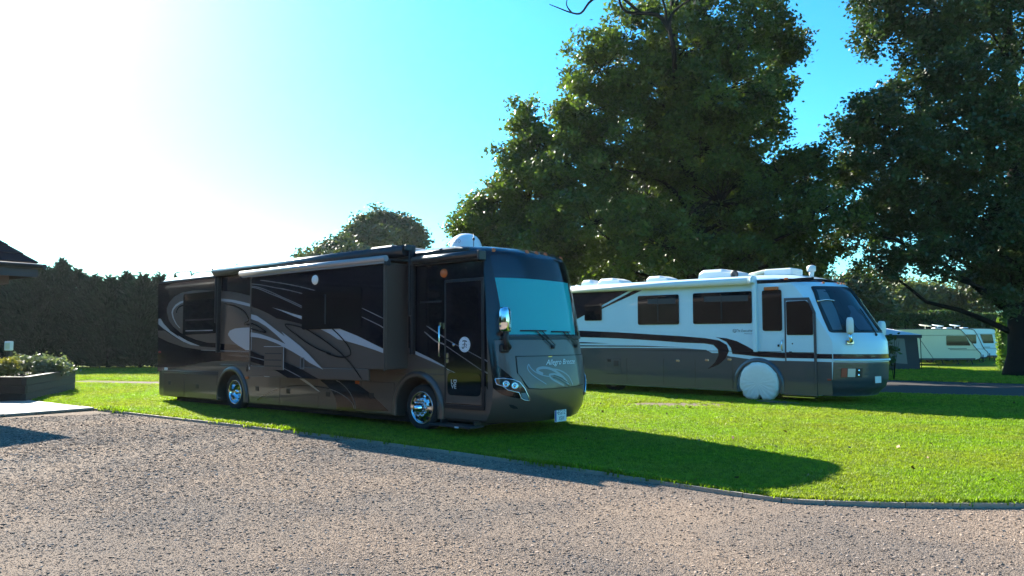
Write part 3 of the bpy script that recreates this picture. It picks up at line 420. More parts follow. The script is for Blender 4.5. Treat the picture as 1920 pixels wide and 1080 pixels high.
# entrance door
dp = [(.645, 2.58), (1.515, 2.58), (1.515, .47), (.645, .47)]
dr = MB().prism(rounded(dp, .06), sd, .004, .022).build('door', M['black'], A)
fmb = MB()
for (x0, z0, x1, z1) in ((.63, .47, .665, 2.58), (1.475, .47, 1.53, 2.58), (.63, 2.55, 1.53, 2.6), (.63, .43, 1.53, .50)): fmb.box(((x0+x1)/2, -.018, (z0+z1)/2), (x1-x0, .028, z1-z0), bev=.006)
fmb.build('door_frame', M['metal'], dr)
MB().prism([(.67, 1.075), (.73, 1.055), (.88, 1.02), (1.47, .80), (1.47, .52), (.67, .52)], sd, .022, .025).build('door_skirt', M['bronze'], dr)
MB().prism(rounded([(.705, 1.03), (1.462, 1.03), (1.462, .655), (.705, .65)], .1), sd, .0225, .032).build('door_lower_panel', M['glass'], dr)
MB().prism(rounded([(.79, 2.46), (1.39, 2.46), (1.39, 1.74), (.79, 1.74)], .06), sd, .0225, .03).build('door_window', M['glass'], dr)
MB().prism([(.70, 1.075), (.89, 1.03), (.85, 1.03), (.67, 1.10)], sd, .025, .028).build('silver_swoosh', M['silver'], dr)
st = MB(); st.ribbon([(.67, 1.475), (1.47, 1.085)], .02, sd, .024); st.ribbon([(.67, 1.59), (1.47, 1.275)], .02, sd, .024); st.build('pinstripe', M['pin'], dr)
lg = MB(); lx, lz, lr = 1.10, 1.50, .128
lg.prism([(lx+lr*math.cos(2*math.pi*k/36), lz+lr*math.sin(2*math.pi*k/36)) for k in range(36)], sd, .025, .028); lgo = lg.build('round_badge', M['plate'], dr)
li = MB()
for k in range(24):
    a = 2*math.pi*k/24; li.ribbon([(lx+lr*q*math.cos(a), lz+lr*q*math.sin(a)) for q in (.80, .93)], .009, sd, .0295)
for pts, w in (([(-.05, .055), (0, .062), (.06, .05)], .02), ([(.012, .055), (.0, 0), (-.012, -.05), (-.045, -.06), (-.055, -.035)], .018), ([(-.05, -.01), (0, .012), (.05, -.005), (.03, -.035), (.055, -.055)], .011)):
    li.ribbon(smooth([(lx+x, lz+z) for x, z in pts], 4), w, sd, .0295)
lio = li.build('badge_monogram', M['dark_ink'], dr); lio['kind'] = 'stuff'
lv = MB(); put_text(lv, 'L', sd, .795, .845, .045, .07, .034); put_text(lv, 'VE', sd, .795, .765, .12, .07, .034)
lv.ribbon(smooth([(.885, .848), (.855, .885), (.862, .912), (.885, .900), (.908, .912), (.917, .885), (.885, .848)], 4), .010, sd, .034); lv.build('door_sticker', M['plate'], dr)
hb = MB(); hb.tube([(.537, -.01, 1.84), (.537, -.06, 1.81), (.537, -.065, 1.55), (.537, -.06, 1.31), (.537, -.01, 1.28)], .015, 8); hb.build('grab_handle', M['chrome'], A)
MB().box((.537, -.03, 1.84), (.06, .05, .09), bev=.012).box((.62, -.03, 1.82), (.05, .04, .10), bev=.01).build('handle_mount', M['chrome'], A)
lk = MB(); lk.box((.70, -.03, 1.315), (.05, .02, .09), bev=.008); lk.box((.70, -.03, 1.225), (.06, .02, .07), bev=.008); lk.build('door_latch', M['alloy'], dr)
MB().lathe([(.028, 0), (.028, .012), (0, .014)], (.84, -.022, 1.495), (0, -1, 0), 14).build('door_peephole', M['alloy'], dr)
MB().lathe([(.078, 0), (.07, .03), (.04, .05), (0, .055)], (.60, 0, 2.72), (0, -1, 0), 20).build('entry_lamp', M['amber'], A)
stp = MB(); stp.box((.99, -.12, .17), (.95, .34, .03), bev=.006); stp.box((.62, .05, .21), (.03, .3, .08)); stp.box((1.38, .05, .21), (.03, .3, .08)); so_ = stp.build('entry_step', M['trim'], A)
MB().box((1.17, -.294, .165), (.09, .006, .028)).build('step_sticker', M['plate'], so_)
# slide-out
D = .53; SX0, SX1 = -4.53, -.315
sl_ = MB(); sl_.box(((SX0+SX1)/2, -D/2+.02, 2.0), (SX1-SX0, D-.04+.04, 1.87), bev=.02); sl_.box(((SX0-.755)/2, -D+.025, .97), (-.755-SX0, .05, .20), bev=.008)
slo = sl_.build('slide_out', M['bronze'], A)
def off_(o): return lambda u, v, q: (u, -D-q, v)
sf = off_(D)
clampS = lambda k: [(min(max(u, SX0+.004), SX1-.004), min(v, 2.92)) for u, v in T[k]]
for k in ('slide_black', 'slide_swoosh', 'slide_wedge', 'slide_wedge2', 'slide_band', 'P_se', 'P_sf'): T[k] = clampS(k)
decals('black_paintwork', ['slide_black', 'slide_band'], 'black', .002, slo, fn=sf); decals('silver_swoosh', ['slide_swoosh', 'slide_wedge', 'slide_wedge2'], 'silver', .004, slo, fn=sf)
lines('pinstripe', ['P_sa', 'P_sb', 'P_sc', 'P_sd', 'P_se', 'P_sf', 'P_sg'], .014, 'pin', .005, slo, fn=sf); lines('black_scroll', ['L_loop', 'L_wedge'], .026, 'black', .006, slo, fn=sf)
tr = MB(); tr.box((SX1-.006, -D-.006, 1.98), (.028, .03, 1.86)); tr.box((SX0+.012, -D-.006, 1.98), (.02, .03, 1.86)); tr.build('corner_trim', M['bronze'], slo)
gp = pane(slo, [(-2.66, 2.485), (-.99, 2.475), (-.985, 1.845), (-2.66, 1.845)], sf, .004, .08, .05)
MB().box((-1.97, -D-.022, 2.165), (.03, .012, .56)).build('window_bar', M['trim'], slo)
vt = MB(); vt.box((-3.65, -D-.008, 1.235), (.68, .016, .46), bev=.005)
vto = vt.build('fridge_vent', M['bronze'], slo)
for z in (1.33, 1.20, 1.08): MB().box((-3.66, -D-.02, z), (.56, .012, .022)).build('vent_louvre', M['trim'], slo)
MB().box((-3.3, -D-.018, 1.24), (.012, .01, .46)).build('vent_edge', M['silver'], slo)
MB().box((-3.65, -D-.018, 1.468), (.68, .01, .012)).build('vent_edge', M['silver'], slo)
lt = MB()
for x, z, a, b in ((-2.70, 1.255, .11, .012), (-2.70, 1.045, .11, .012), (-2.645, 1.15, .012, .22), (-2.755, 1.15, .012, .22)): lt.box((x, -D-.008, z), (a, .014, b))
lt.build('latch', M['pin'], slo); MB().box((-2.70, -D-.010, 1.15), (.05, .012, .16), bev=.004).build('latch', M['trim'], slo)
MB().lathe([(.095, 0), (.085, .02), (.05, .04), (0, .045)], (-2.32, -D-.002, 2.735), (0, -1, 0), 20).build('porch_lamp', M['plastic'], slo)
# awnings
ta = MB(); ta.tube([(-4.80, -.61, 2.99), (-.20, -.61, 2.99)], .055, 14); ta.box((-2.5, -.59, 2.935), (4.58, .05, .05)); ta.build('slide_awning', M['topper'], A)
tb = MB(); tb.box((-4.78, -.56, 2.92), (.03, .14, .10), bev=.01); tb.box((-.22, -.56, 2.92), (.03, .14, .10), bev=.01); tb.build('slide_awning_bracket', M['trim'], A)
MB().box((-2.5, -.25, 2.985), (4.45, .56, .02)).build('slide_awning_sheet', M['canvas'], A)
aw = MB(); aw.tube([(-6.62, -.16, 3.165), (-.19, -.16, 3.165)], .098, 20); aw.build('patio_awning', M['canvas'], A)
ab = MB(); ab.box((-3.4, -.06, 3.2), (6.5, .09, .10), bev=.01); ab.build('awning_rail', M['topper'], A)
for x in (-6.645, -.13):
    a_ = MB(); a_.box((x, -.055, 2.28), (.075, .09, 1.92), bev=.012); a_.box((x, -.125, 2.60), (.045, .05, 1.2), bev=.008); a_.box((x, -.12, 3.2), (.06, .24, .11), bev=.015); a_.build('awning_arm', M['metal'], A)
MB().box((-.20, -.02, 1.395), (.06, .04, .09), bev=.008).build('arm_bracket', M['silver'], A)
da = MB(); da.tube([(-.02, -.14, 2.975), (1.54, -.14, 2.975)], .062, 14); da.build('door_awning', M['canvas'], A)
db = MB(); db.box((.76, -.06, 2.92), (1.62, .12, .07), bev=.01); db.box((1.555, -.10, 2.95), (.05, .20, .17), bev=.02); db.box((-.05, -.10, 2.95), (.04, .18, .13), bev=.02); db.build('door_awning_case', M['trim'], A)
rr_ = MB(); rr_.tube([(-.05, -.01, 3.10), (.45, -.03, 3.12), (.9, -.03, 3.12), (1.2, -.015, 3.08)], .012, 6); rr_.box((.55, -.03, 3.12), (.05, .05, .06), bev=.008); rr_.build('roof_pipe', M['metal'], A)
# roof fittings
dm = MB(); R0 = .30
dm.lathe([(R0*.98, 0), (R0, .06), (R0*.97, .13), (R0*.86, .22), (R0*.66, .29), (R0*.36, .335), (0, .35)], (.265, .90, 3.18), (0, 0, 1), 32); domeo = dm.build('satellite_dome', M['dome'], A)
dt = MB(); 
def dome_fn(u, v, o): a = u/R0; return (.265+(R0*.992+o)*math.sin(a), .90-(R0*.992+o)*math.cos(a), 3.18+v)
put_text(dt, 'AUTO', dome_fn, -.07, .145, .20, .06, .004); dt.build('dome_lettering', M['ink'], domeo)
an = MB(); an.tube([(.90, .42, 3.16), (.90, .42, 3.41)], .006, 6); an.lathe([(0, -.02), (.022, 0), (.022, .03), (0, .05)], (.90, .42, 3.31), (0, 0, 1), 10); an.build('aerial', M['trim'], A)
def hump(x0, x1, y0, y1, h, name, m, zb=TOP):
    mb = MB(); pr = [(0, 0), (.03, .75), (.12, 1), (.55, 1), (.8, .72), (.96, .3), (1, 0)]
    L_ = x1-x0; vs = []
    for t, k in pr:
        for y, q in ((y0, 0), (y0+.06, 1), (y1-.06, 1), (y1, 0)): vs.append((x0+L_*t, y, zb-.02+h*k*(1 if q else .72)))
    n = 4; fs = [[i*n+j, (i+1)*n+j, (i+1)*n+j+1, i*n+j+1] for i in range(len(pr)-1) for j in range(3)]
    fs += [[i*n for i in range(len(pr))][::-1], [i*n+3 for i in range(len(pr))]]
    mb.add(vs, fs); return mb.build(name, M[m], A)
ac = hump(-2.42, -1.05, .75, 1.75, .30, 'air_conditioner', 'shroud')
for k in range(9): MB().box((-2.36+.06*k, .742, 3.24), (.018, .02, .11)).build('grille_slat', M['trim'], ac)
hump(-5.05, -4.1, .95, 1.6, .30, 'roof_vent', 'shroud'); hump(-8.15, -6.6, .7, 1.7, .30, 'air_conditioner', 'shroud')
ld = MB()
for y0 in (.30,):
    ld.tube(smooth([(-9.62, .32, 2.95), (-9.5, .32, 3.30), (-9.3, .32, 3.36), (-8.75, .32, 3.36), (-8.66, .32, 3.30), (-8.64, .32, 3.15)], 5), .018, 6)
    ld.tube(smooth([(-9.62, .80, 2.95), (-9.5, .80, 3.32), (-9.3, .80, 3.38), (-8.6, .80, 3.38), (-8.46, .80, 3.30), (-8.44, .80, 3.15)], 5), .018, 6)
    for y in (.32, .80): ld.tube([(-9.74, y, .8), (-9.74, y, 2.75), (-9.62, y, 2.98)], .018, 6)
ldo = ld.build('ladder', M['metal'], A)
for k in range(9): MB().tube([(-9.75, .10, 1.05+.2*k), (-9.75, .82, 1.05+.2*k)], .02, 6).build('ladder_rung', M['alloy'], A)
# nose
yn = .19
ws = [(yn, 2.985)]+[(yn+.005, z) for z in (2.6, 2.1)]+[(yn+.01, 1.62)]+[(2.5-yn-.01, 1.62), (2.5-yn, 2.985)]
S1.patch('nose_paintwork', [(.0, 3.0), (.0, .80), (.09, .70), (.205, .653), (.354, .62), (.389, .786), (.327, .89), (.246, .95), (.13, 1.09), (.075, 1.16), (.075, 3.0)], .0, .003, M['black'], A)
S1.patch('roof_front_paintwork', [(0, 3.15), (2.5, 3.15), (2.5, 2.94), (0, 2.94)], 0, .003, M['black'], A)
S1.patch('windscreen_surround', [(.06, 3.0), (2.44, 3.0), (2.44, 1.57), (.06, 1.57)], 0, .005, M['black'], A)
S1.patch('windscreen_cover', [(yn+.01, 2.60), (1.95, 2.585), (1.92, 2.2), (1.84, 1.66), (yn+.02, 1.66)], 0, .010, M['blind'], A)
S1.patch('windscreen', rounded(ws, .05), .012, .022, M['windscreen'], A)
S1.patch('windscreen_rubber', [(yn-.03, 1.635), (2.34, 1.635), (2.34, 1.585), (yn-.03, 1.585)], .005, .024, M['trim'], A)
hood = [(.33, 1.288), (2.17, 1.288), (2.18, 1.02), (2.10, .97), (2.0, .86), (1.93, .80), (1.6, .785), (1.0, .775), (.705, .78), (.464, .80), (.417, .874), (.363, .965), (.325, 1.012)]
S1.patch('bonnet_gap', grow(hood, .022), 0, .002, M['under'], A)
bon = S1.patch('bonnet', grow(hood, -.008), .0, .012, M['bronze'], A)
bf = fr
wl = MB()
for k, w in (('W_a', .014), ('W_b', .016), ('W_c', .042), ('W_d', .034), ('W_e', .024)): wl.ribbon(smooth(T[k], 5), w, fr, .0145)
wl.build('silver_swirl', M['swirl'], bon)
kl = MB(); kl.ribbon(smooth(T['K_a'], 5), .02, fr, .0155); kl.ribbon(smooth([(u+.02, v+.035) for u, v in T['K_a']], 5), .012, fr, .0155); kl.build('black_swirl', M['black'], bon)
tx = MB(); put_text(tx, 'Allegro Breeze', fr, .83, 1.125, .82, .115, .0148, .45); tx.build('bonnet_lettering', M['plate'], bon)
MB().box(fr(.95, 1.287, .016), (.01, .10, .012)).build('bonnet_catch', M['chrome'], bon)
def lamp(mir):
    g = (lambda p: [(2.5-u, v) for u, v in p]) if mir else (lambda p: p)
    hl = S1.patch('headlight', g(T['headlight']), 0, .012, M['trim'], A, .05)
    rim = MB(); rim.tube([fr(u, v, .016) for u, v in g(T['headlight'])+g(T['headlight'])[:1]], .009, 6); rim.build('headlight_rim', M['chrome'], hl)
    S1.patch('indicator', g(T['hl_amber']), .01, .018, M['amber'], hl, .05); S1.patch('fog_lamp', g(T['hl_c']), .01, .018, M['lens'], hl, .05)
    for k in ('hl_a', 'hl_b'):
        u, v = g(T[k])[0]; c = Vector(fr(u, v, .010)); n = (Vector(fr(u, v, .02))-c).normalized()
        MB().lathe([(.058, 0), (.056, .012), (.040, .004), (.018, .002), (.016, .016), (0, .020)], c, n, 20).build('lamp_reflector', M['chrome'], hl)
    S1.patch('headlight_lens', g(grow(T['headlight'], -.006)), .02, .022, M['windscreen'], hl, .05)
    S1.patch('air_slot', g(T['slot']), 0, .003, M['under'], A, .05)
lamp(False); lamp(True)
c = Vector(fr(1.26, .30, .03))
pl = MB(); pl.box((c.x+.01, c.y, .295), (.012, .33, .215), bev=.003); plo = pl.build('number_plate', M['plate'], A)
pf = lambda u, v, o: (c.x+.017+o, c.y+u, .295+v)
pb = MB(); pb.add([pf(-.162, -.10, .001), pf(-.122, -.10, .001), pf(-.122, .10, .001), pf(-.162, .10, .001)], [[0, 1, 2, 3]]); pb.build('plate_band', M['blue'], plo)
pt = MB(); put_text(pt, 'EG12', pf, -.075, .012, .205, .072, .001); put_text(pt, 'XSW', pf, -.055, -.088, .16, .072, .001)
pt.add([pf(-.105, .035, .001), pf(-.088, .035, .001), pf(-.088, .055, .001), pf(-.105, .055, .001)], [[0, 1, 2, 3]]); pt.build('plate_lettering', M['dark_ink'], plo)
# mirror on its arm
mr = MB(); R_ = Matrix.Rotation(math.radians(20), 3, 'Z')
def superbox(c, d, R, n=10, m=16, e=.45):
    mb = MB(); vs = []; sg = lambda x: math.copysign(abs(x)**e, x)
    for i in range(n+1):
        a = -math.pi/2+math.pi*i/n
        for j in range(m):
            b = 2*math.pi*j/m; k = 1-.12*(math.sin(a) > 0)*abs(math.sin(a))
            vs.append(tuple(R @ Vector((d[0]/2*sg(math.cos(a))*sg(math.cos(b))*k, d[1]/2*sg(math.cos(a))*sg(math.sin(b))*k, d[2]/2*sg(math.sin(a))))+Vector(c)))
    fs = [[i*m+j, i*m+(j+1) % m, (i+1)*m+(j+1) % m, (i+1)*m+j] for i in range(n) for j in range(m)]
    return mb.add(vs, fs, True)
mc = Vector(fr(.25, 1.9, .20)); superbox((mc.x, mc.y-.06, 1.90), (.17, .30, .42), R_).build('mirror', M['chrome'], A)
am = MB(); b0 = Vector(fr(.17, 1.44, .0)); am.tube([b0, b0+Vector((.12, -.02, .02)), Vector((mc.x-.01, mc.y-.05, 1.55)), Vector((mc.x, mc.y-.05, 1.75))], [.06, .06, .045, .045], 10); am.box(b0+Vector((.02, 0, 0)), (.10, .16, .14), Matrix.Rotation(math.radians(-30), 3, 'Z'), bev=.02); am.build('mirror_arm', M['trim'], A)
wp = MB()
for (py, pz), blade, arm2 in (((1.06, 1.45), ((.42, 1.715), (.92, 1.712)), (.69, 1.712)), ((1.78, 1.46), ((1.05, 1.70), (1.60, 1.695)), (1.36, 1.70))):
    wp.tube([fr(py, pz, .03), fr(arm2[0], arm2[1], .05)], .010, 6); wp.tube([fr(py+.06, pz+.02, .03), fr(arm2[0]+.12, arm2[1], .05)], .008, 6)
    wp.tube([fr(u, v, .04) for u, v in (blade[0], ((blade[0][0]+blade[1][0])/2, blade[0][1]), blade[1])], .012, 6); wp.lathe([(.035, 0), (.03, .04), (0, .045)], fr(py, pz, 0), (1, 0, 0), 10)
wp.build('wiper', M['trim'], A)
for y in (.30, .93, 1.18, 1.44, 2.2):
    MB().lathe([(.045, 0), (.038, .02), (0, .03)], fr(y, 3.07, 0), (1, 0, .4), 12).build('marker_light', M['amber'], A)

# ================================================================ pale motorhome
S2 = Shell([.25, .4, .6, 1.0, 1.3, 1.55, 1.68, 2.2, 2.75, 2.95, 3.08, 3.2, 3.28], [2.4, 2.58, 2.65, 2.68, 2.68, 2.66, 2.58, 2.25, 1.9, 1.72, 1.45, .95, .5], .8, 2.4)
B = tagp(empty('motorhome', (6.353, 19.951, 0), math.radians(46.7-90)), 'pale white and grey motorhome with dark stripes, under the oak trees', 'motorhome')
sb = S2.side; fb = S2.front; A_ = A; A = B
XB = -7.9
zl = [.20, .25, .27, .31, .36, .4, .5, .6, .8, 1.0, 1.2, 1.5, 1.62, 1.7, 1.8, 2.2, 2.6, 2.9, 3.0, 3.08, 3.14, 3.2, 3.23]; ins = [.05, .015, .01]+[0]*16+[.01, .04, .10, .2]
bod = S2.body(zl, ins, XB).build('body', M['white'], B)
BR = (-5.1, .40, .56); BF = (-.03, .40, .585)
bool_cut(bod, [arch_cutter(BF[0], BF[1], BF[2], -.2, .42, -.3)])
MB().box((-3.0, 1.25, .28), (9.0, 2.1, .12)).build('chassis', M['under'], B)
MB().box((-.03, .62, .6), (1.3, .36, .7)).build('wheel_well', M['under'], B)
wheel(B, -4.8, .41, .41, .27, True, y=.30, lugs=0, holes=False)
gtop = T['b_grey']; mb = MB(); npt = len(gtop)
def skirt_poly():
    p = [(x, z) for x, z in gtop if x < 1.84]+[(1.845, 1.022), (1.845, .22)]
    arc = lambda X, Z_, R, x0, x1: [(X+R*math.cos(a), Z_+R*math.sin(a)) for a in [math.pi*k/14 for k in range(15)]]
    p += [(.56, .22)]+arc(-.03, .40, .59, 0, 0)+[(-.62, .22)]+[(XB+.11, .22), (XB+.11, 1.2)]
    return p
mb.prism(skirt_poly(), sb, .0, .004); mb.build('grey_skirt', M['slate'], B)
S2.patch('grey_nose', [(0, 1.02), (2.5, 1.02), (2.5, .203), (0, .203)], 0, .008, M['slate'], B)
S2.patch('black_nose_band', [(0, 1.218), (2.5, 1.205), (2.5, 1.105), (0, 1.102)], 0, .010, M['navy'], B)
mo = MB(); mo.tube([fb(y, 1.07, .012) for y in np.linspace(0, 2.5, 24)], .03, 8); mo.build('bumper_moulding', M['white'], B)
S2.patch('roof_nose_band', [(0, 3.10), (2.5, 3.10), (2.5, 3.0), (0, 3.0)], 0, .004, M['navy'], B)
def decals2(name, keys, m, off):
    return decals(name, keys, m, off, B, fn=sb)
T['b_top'] = [(x, z) for x, z in T['b_top']]
cl2 = lambda k: [(min(max(u, XB+.105), 1.86), v) for u, v in T[k]]
for k in ('b_band', 'b_t1', 'b_t2', 'b_swoosh', 'b_patch', 'b_stripe', 'b_top'): T[k] = cl2(k)
decals2('navy_stripe', ['b_band', 'b_t1', 'b_t2', 'b_swoosh', 'b_patch', 'b_stripe', 'b_top'], 'navy', .006)
lines('seam', ['b_grey'], .012, 'white', .008, B, fn=sb) if False else None
sm_ = MB(); sm_.tube([(XB+.12, -.006, 1.225), (.6, -.006, 1.255)], .006, 5); sm_.build('rub_rail', M['trim'], B)
pane(B, [(-5.61, 2.605), (-5.02, 2.605), (-5.02, 2.15), (-5.61, 2.15)], sb, .007, .05, .03)
for a, b in (((-3.65, 2.77), (-2.37, 2.015)), ((-1.845, 2.778), (-.21, 2.018))):
    p_ = pane(B, [(a[0], a[1]), (b[0], a[1]), (b[0], b[1]), (a[0], b[1])], sb, .004, .08, .04)
    MB().box(((a[0]+b[0])/2, -.02, (a[1]+b[1])/2), (.025, .01, .68)).build('window_bar', M['trim'], p_)
    MB().prism([(a[0]+.3, a[1]-.06), (b[0]-.06, a[1]-.06), (b[0]-.06, a[1]-.22), (a[0]+.3, a[1]-.2)], sb, .0195, .0205).build('window_blind', M['shroud'], p_)
pane(B, [(.147, 2.79), (.605, 2.79), (.605, 1.81), (.147, 1.81)], sb, .004, .09, .03)
bo = MB().prism([(.70, 2.60), (1.335, 2.60), (1.49, 2.22), (1.49, .19), (.64, .19), (.70, .5)], sb, .006, .028).build('door', M['slate'], B)
MB().prism([(.755, 2.53), (1.29, 2.53), (1.43, 2.19), (1.43, 1.25), (.74, 1.25)], sb, .028, .036).build('door_panel', M['white'], bo)
MB().prism([(.74, 1.23), (1.43, 1.225), (1.43, 1.105), (.74, 1.105)], sb, .028, .034).build('door_stripe', M['navy'], bo)
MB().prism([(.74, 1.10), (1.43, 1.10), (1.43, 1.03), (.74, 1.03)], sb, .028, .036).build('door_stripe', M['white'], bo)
MB().prism([(.74, 1.02), (1.43, 1.02), (1.43, .36), (.74, .36)], sb, .028, .036).build('door_lower_panel', M['slate'], bo)
pane(bo, [(.785, 2.495), (1.25, 2.505), (1.31, 2.44), (1.41, 2.2), (1.41, 1.695), (.785, 1.695)], sb, .036, .05, .02)
MB().tube([(.64, -.03, 1.55), (.64, -.07, 1.5), (.64, -.07, 1.32), (.64, -.03, 1.28)], .017, 6).build('grab_handle', M['alloy'], B)
MB().box((.53, -.015, 1.41), (.05, .03, .06), bev=.01).build('lock', M['metal'], B)
MB().box((.85, -.045, 1.245), (.07, .03, .045), bev=.008).build('door_latch', M['trim'], bo); MB().lathe([(.02, 0), (0, .012)], (.9, -.036, 1.46), (0, -1, 0), 10).build('door_lock', M['trim'], bo)
MB().box((1.05, .02, .15), (.8, .25, .02)).build('entry_step', M['alloy'], B)
lp = MB(); lp.box((.38, -.05, 2.855), (.36, .10, .08), bev=.012); lpo = lp.build('porch_lamp', M['amber'], B); MB().box((.38, -.05, 2.903), (.37, .11, .016)).build('lamp_cap', M['plastic'], lpo)
flare(BF[0], BF[1], .58, .69, .22, .05).build('wheel_flare', M['slate'], B)
wheel(B, 0, .41, .41, .27, True, lugs=0, holes=False)
for x in (0, -4.8): wheel(B, x, .41, .41, .27, True, y=2.62, lugs=0, holes=False)
# lawn-side hatches and lamps
for x0, x1, z0, z1 in ((-4.85, -4.31, .52, .985),): 
    h = MB(); h.box(((x0+x1)/2, -.012, (z0+z1)/2), (x1-x0, .024, z1-z0), bev=.006); ho = h.build('service_hatch', M['slate'], B)
    MB().box((-4.47, -.032, .84), (.17, .016, .16), bev=.006).build('hatch_cover', M['shroud'], ho); MB().box((-4.72, -.03, .92), (.13, .016, .08), bev=.005).build('hatch_cover', M['metal'], ho)
for x, z in ((-2.39, .965), (-1.49, 1.0), (-.83, 1.03)): MB().box((x, -.012, z), (.12, .02, .06), bev=.008).build('latch', M['alloy'], B)
for x in (-4.1, -2.85, -1.85, -.75, -5.7): MB().box((x, -.006, .64), (.008, .006, .74)).build('baggage_seam', M['trim'], B)
MB().box((1.78, -.012, .60), (.09, .02, .04), bev=.006).build('reflector', M['red'], B); MB().box((.77, -.016, 3.085), (.10, .03, .055), bev=.01).build('marker_light', M['amber'], B)
for y in (.56, 1.05, 1.25, 1.45): MB().box(fb(y, 2.975, .012), (.04, .09, .05), bev=.01).build('marker_light', M['amber'], B)
for mir in (0, 1):
    g = (lambda u: 2.5-u) if mir else (lambda u: u)
    q = [(g(.10), .885), (g(.45), .88), (g(.45), .655), (g(.10), .655)]
    hl = S2.patch('headlight', q, 0, .012, M['trim'], B, .06)
    S2.patch('indicator', [(g(.11), .875), (g(.19), .875), (g(.19), .665), (g(.11), .665)], .01, .018, M['red'], hl, .06)
    S2.patch('headlight_lens', [(g(.20), .87), (g(.32), .87), (g(.32), .67), (g(.20), .67)], .01, .018, M['lens'], hl, .06)
    for z in (.82, .71): MB().lathe([(.045, 0), (.03, .015), (0, .02)], fb(g(.385), z, .012), (1, 0, 0), 12).build('lamp_reflector', M['chrome'], hl)
q = Vector(fb(.86, .60, .015)); MB().box(q, (.012, .26, .16), Matrix.Rotation(-math.radians(12), 3, 'Z'), bev=.002).build('number_plate', M['plate'], B)
# raked windscreen
wpoly = [(.25, 2.86), (2.25, 2.86), (2.33, 2.5), (2.40, 2.1), (2.44, 1.76), (.06, 1.76), (.10, 2.1), (.17, 2.5)]
S2.patch('windscreen_rubber', rounded(grow(wpoly, .03), .06), 0, .006, M['trim'], B)
S2.patch('cab_interior', rounded(wpoly, .06), .004, .007, M['cab'], B)
S2.patch('painted_reflection', [(.27, 2.80), (.42, 2.80), (.36, 2.3), (.24, 1.80), (.10, 1.80), (.18, 2.45)], .006, .010, M['painted_sheen'], B)  # pale strips added to brighten the glass, standing in for reflected foliage
S2.patch('painted_reflection', [(2.22, 2.80), (2.06, 2.80), (2.12, 2.3), (2.2, 1.80), (2.38, 1.80), (2.30, 2.45)], .006, .010, M['painted_sheen'], B)
for y_ in (.75, 1.75): S2.patch('cab_seat', rounded([(y_-.22, 1.80), (y_+.22, 1.80), (y_+.20, 2.15), (y_+.10, 2.22), (y_+.09, 2.40), (y_-.09, 2.40), (y_-.10, 2.22), (y_-.20, 2.15)], .06), .006, .010, M['ink'], B)
S2.patch('windscreen', rounded(wpoly, .06), .016, .022, M['windscreen'], B)
ctr = MB(); ctr.tube([fb(1.25, z, .024) for z in (1.78, 2.3, 2.84)], .016, 6); ctr.build('windscreen_bar', M['trim'], B)
w2 = MB(); w2.tube([fb(.95, 1.68, .03), fb(.98, 1.95, .04), fb(1.0, 2.3, .04)], .012, 6); w2.lathe([(.04, 0), (.03, .04), (0, .05)], fb(.95, 1.68, 0), (1, 0, .3), 10); w2.build('wiper', M['trim'], B)
w3 = MB(); w3.tube([(1.55, -.03, 2.50), tuple(fb(.28, 2.52, .06)), tuple(fb(.42, 2.50, .05))], .018, 6); w3.build('mirror_stay', M['alloy'], B)
mcb = Vector(fb(.36, 1.9, .22)); superbox((mcb.x, mcb.y-.05, 1.90), (.16, .27, .40), Matrix.Rotation(math.radians(25), 3, 'Z')).build('mirror', M['plastic'], B)
mb = MB(); mb.tube([fb(.24, 1.50, 0), tuple(Vector(fb(.24, 1.52, .12))), (mcb.x, mcb.y-.05, 1.62), (mcb.x, mcb.y-.05, 1.76)], .045, 8); mb.box(fb(.24, 1.50, .02), (.08, .2, .11), Matrix.Rotation(math.radians(-40), 3, 'Z'), bev=.015); mb.build('mirror_arm', M['alloy'], B)
mcb = Vector(fb(2.3, 1.88, .3)); superbox((mcb.x, mcb.y+.30, 1.85), (.14, .26, .40), Matrix.Rotation(math.radians(-10), 3, 'Z')).build('mirror', M['plastic'], B)
mb = MB(); mb.tube(smooth([fb(2.2, 1.50, 0), (mcb.x-.1, mcb.y, 1.48), (mcb.x-.02, mcb.y+.22, 1.56), (mcb.x, mcb.y+.30, 1.68)], 4), .05, 8); mb.build('mirror_arm', M['plastic'], B)
# awning and lettering
a2 = MB(); a2.tube([(-7.3, -.15, 3.07), (-.17, -.15, 3.07)], .085, 18); a2.build('patio_awning', M['plastic'], B)
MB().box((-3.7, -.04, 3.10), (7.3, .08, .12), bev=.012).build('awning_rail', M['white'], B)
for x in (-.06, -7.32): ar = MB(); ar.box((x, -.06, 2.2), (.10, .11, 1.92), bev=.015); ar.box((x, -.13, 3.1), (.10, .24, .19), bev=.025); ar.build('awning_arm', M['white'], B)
tl = MB(); put_text(tl, 'The Executive', sb, -.62, 1.755, .45, .075, .004, .4); put_text(tl, 'MONACO', sb, -.40, 1.695, .22, .03, .004)
tl.ribbon([(-.67+.046*math.cos(2*math.pi*k/20), 1.785+.042*math.sin(2*math.pi*k/20)) for k in range(21)], .012, sb, .004); tl.ribbon([(-.715, 1.795), (-.625, 1.795)], .012, sb, .004)
tl.ribbon([(-.70, 1.765), (-.68, 1.785), (-.66, 1.755), (-.64, 1.78)], .014, sb, .004); tl.build('side_lettering', M['ink'], B)
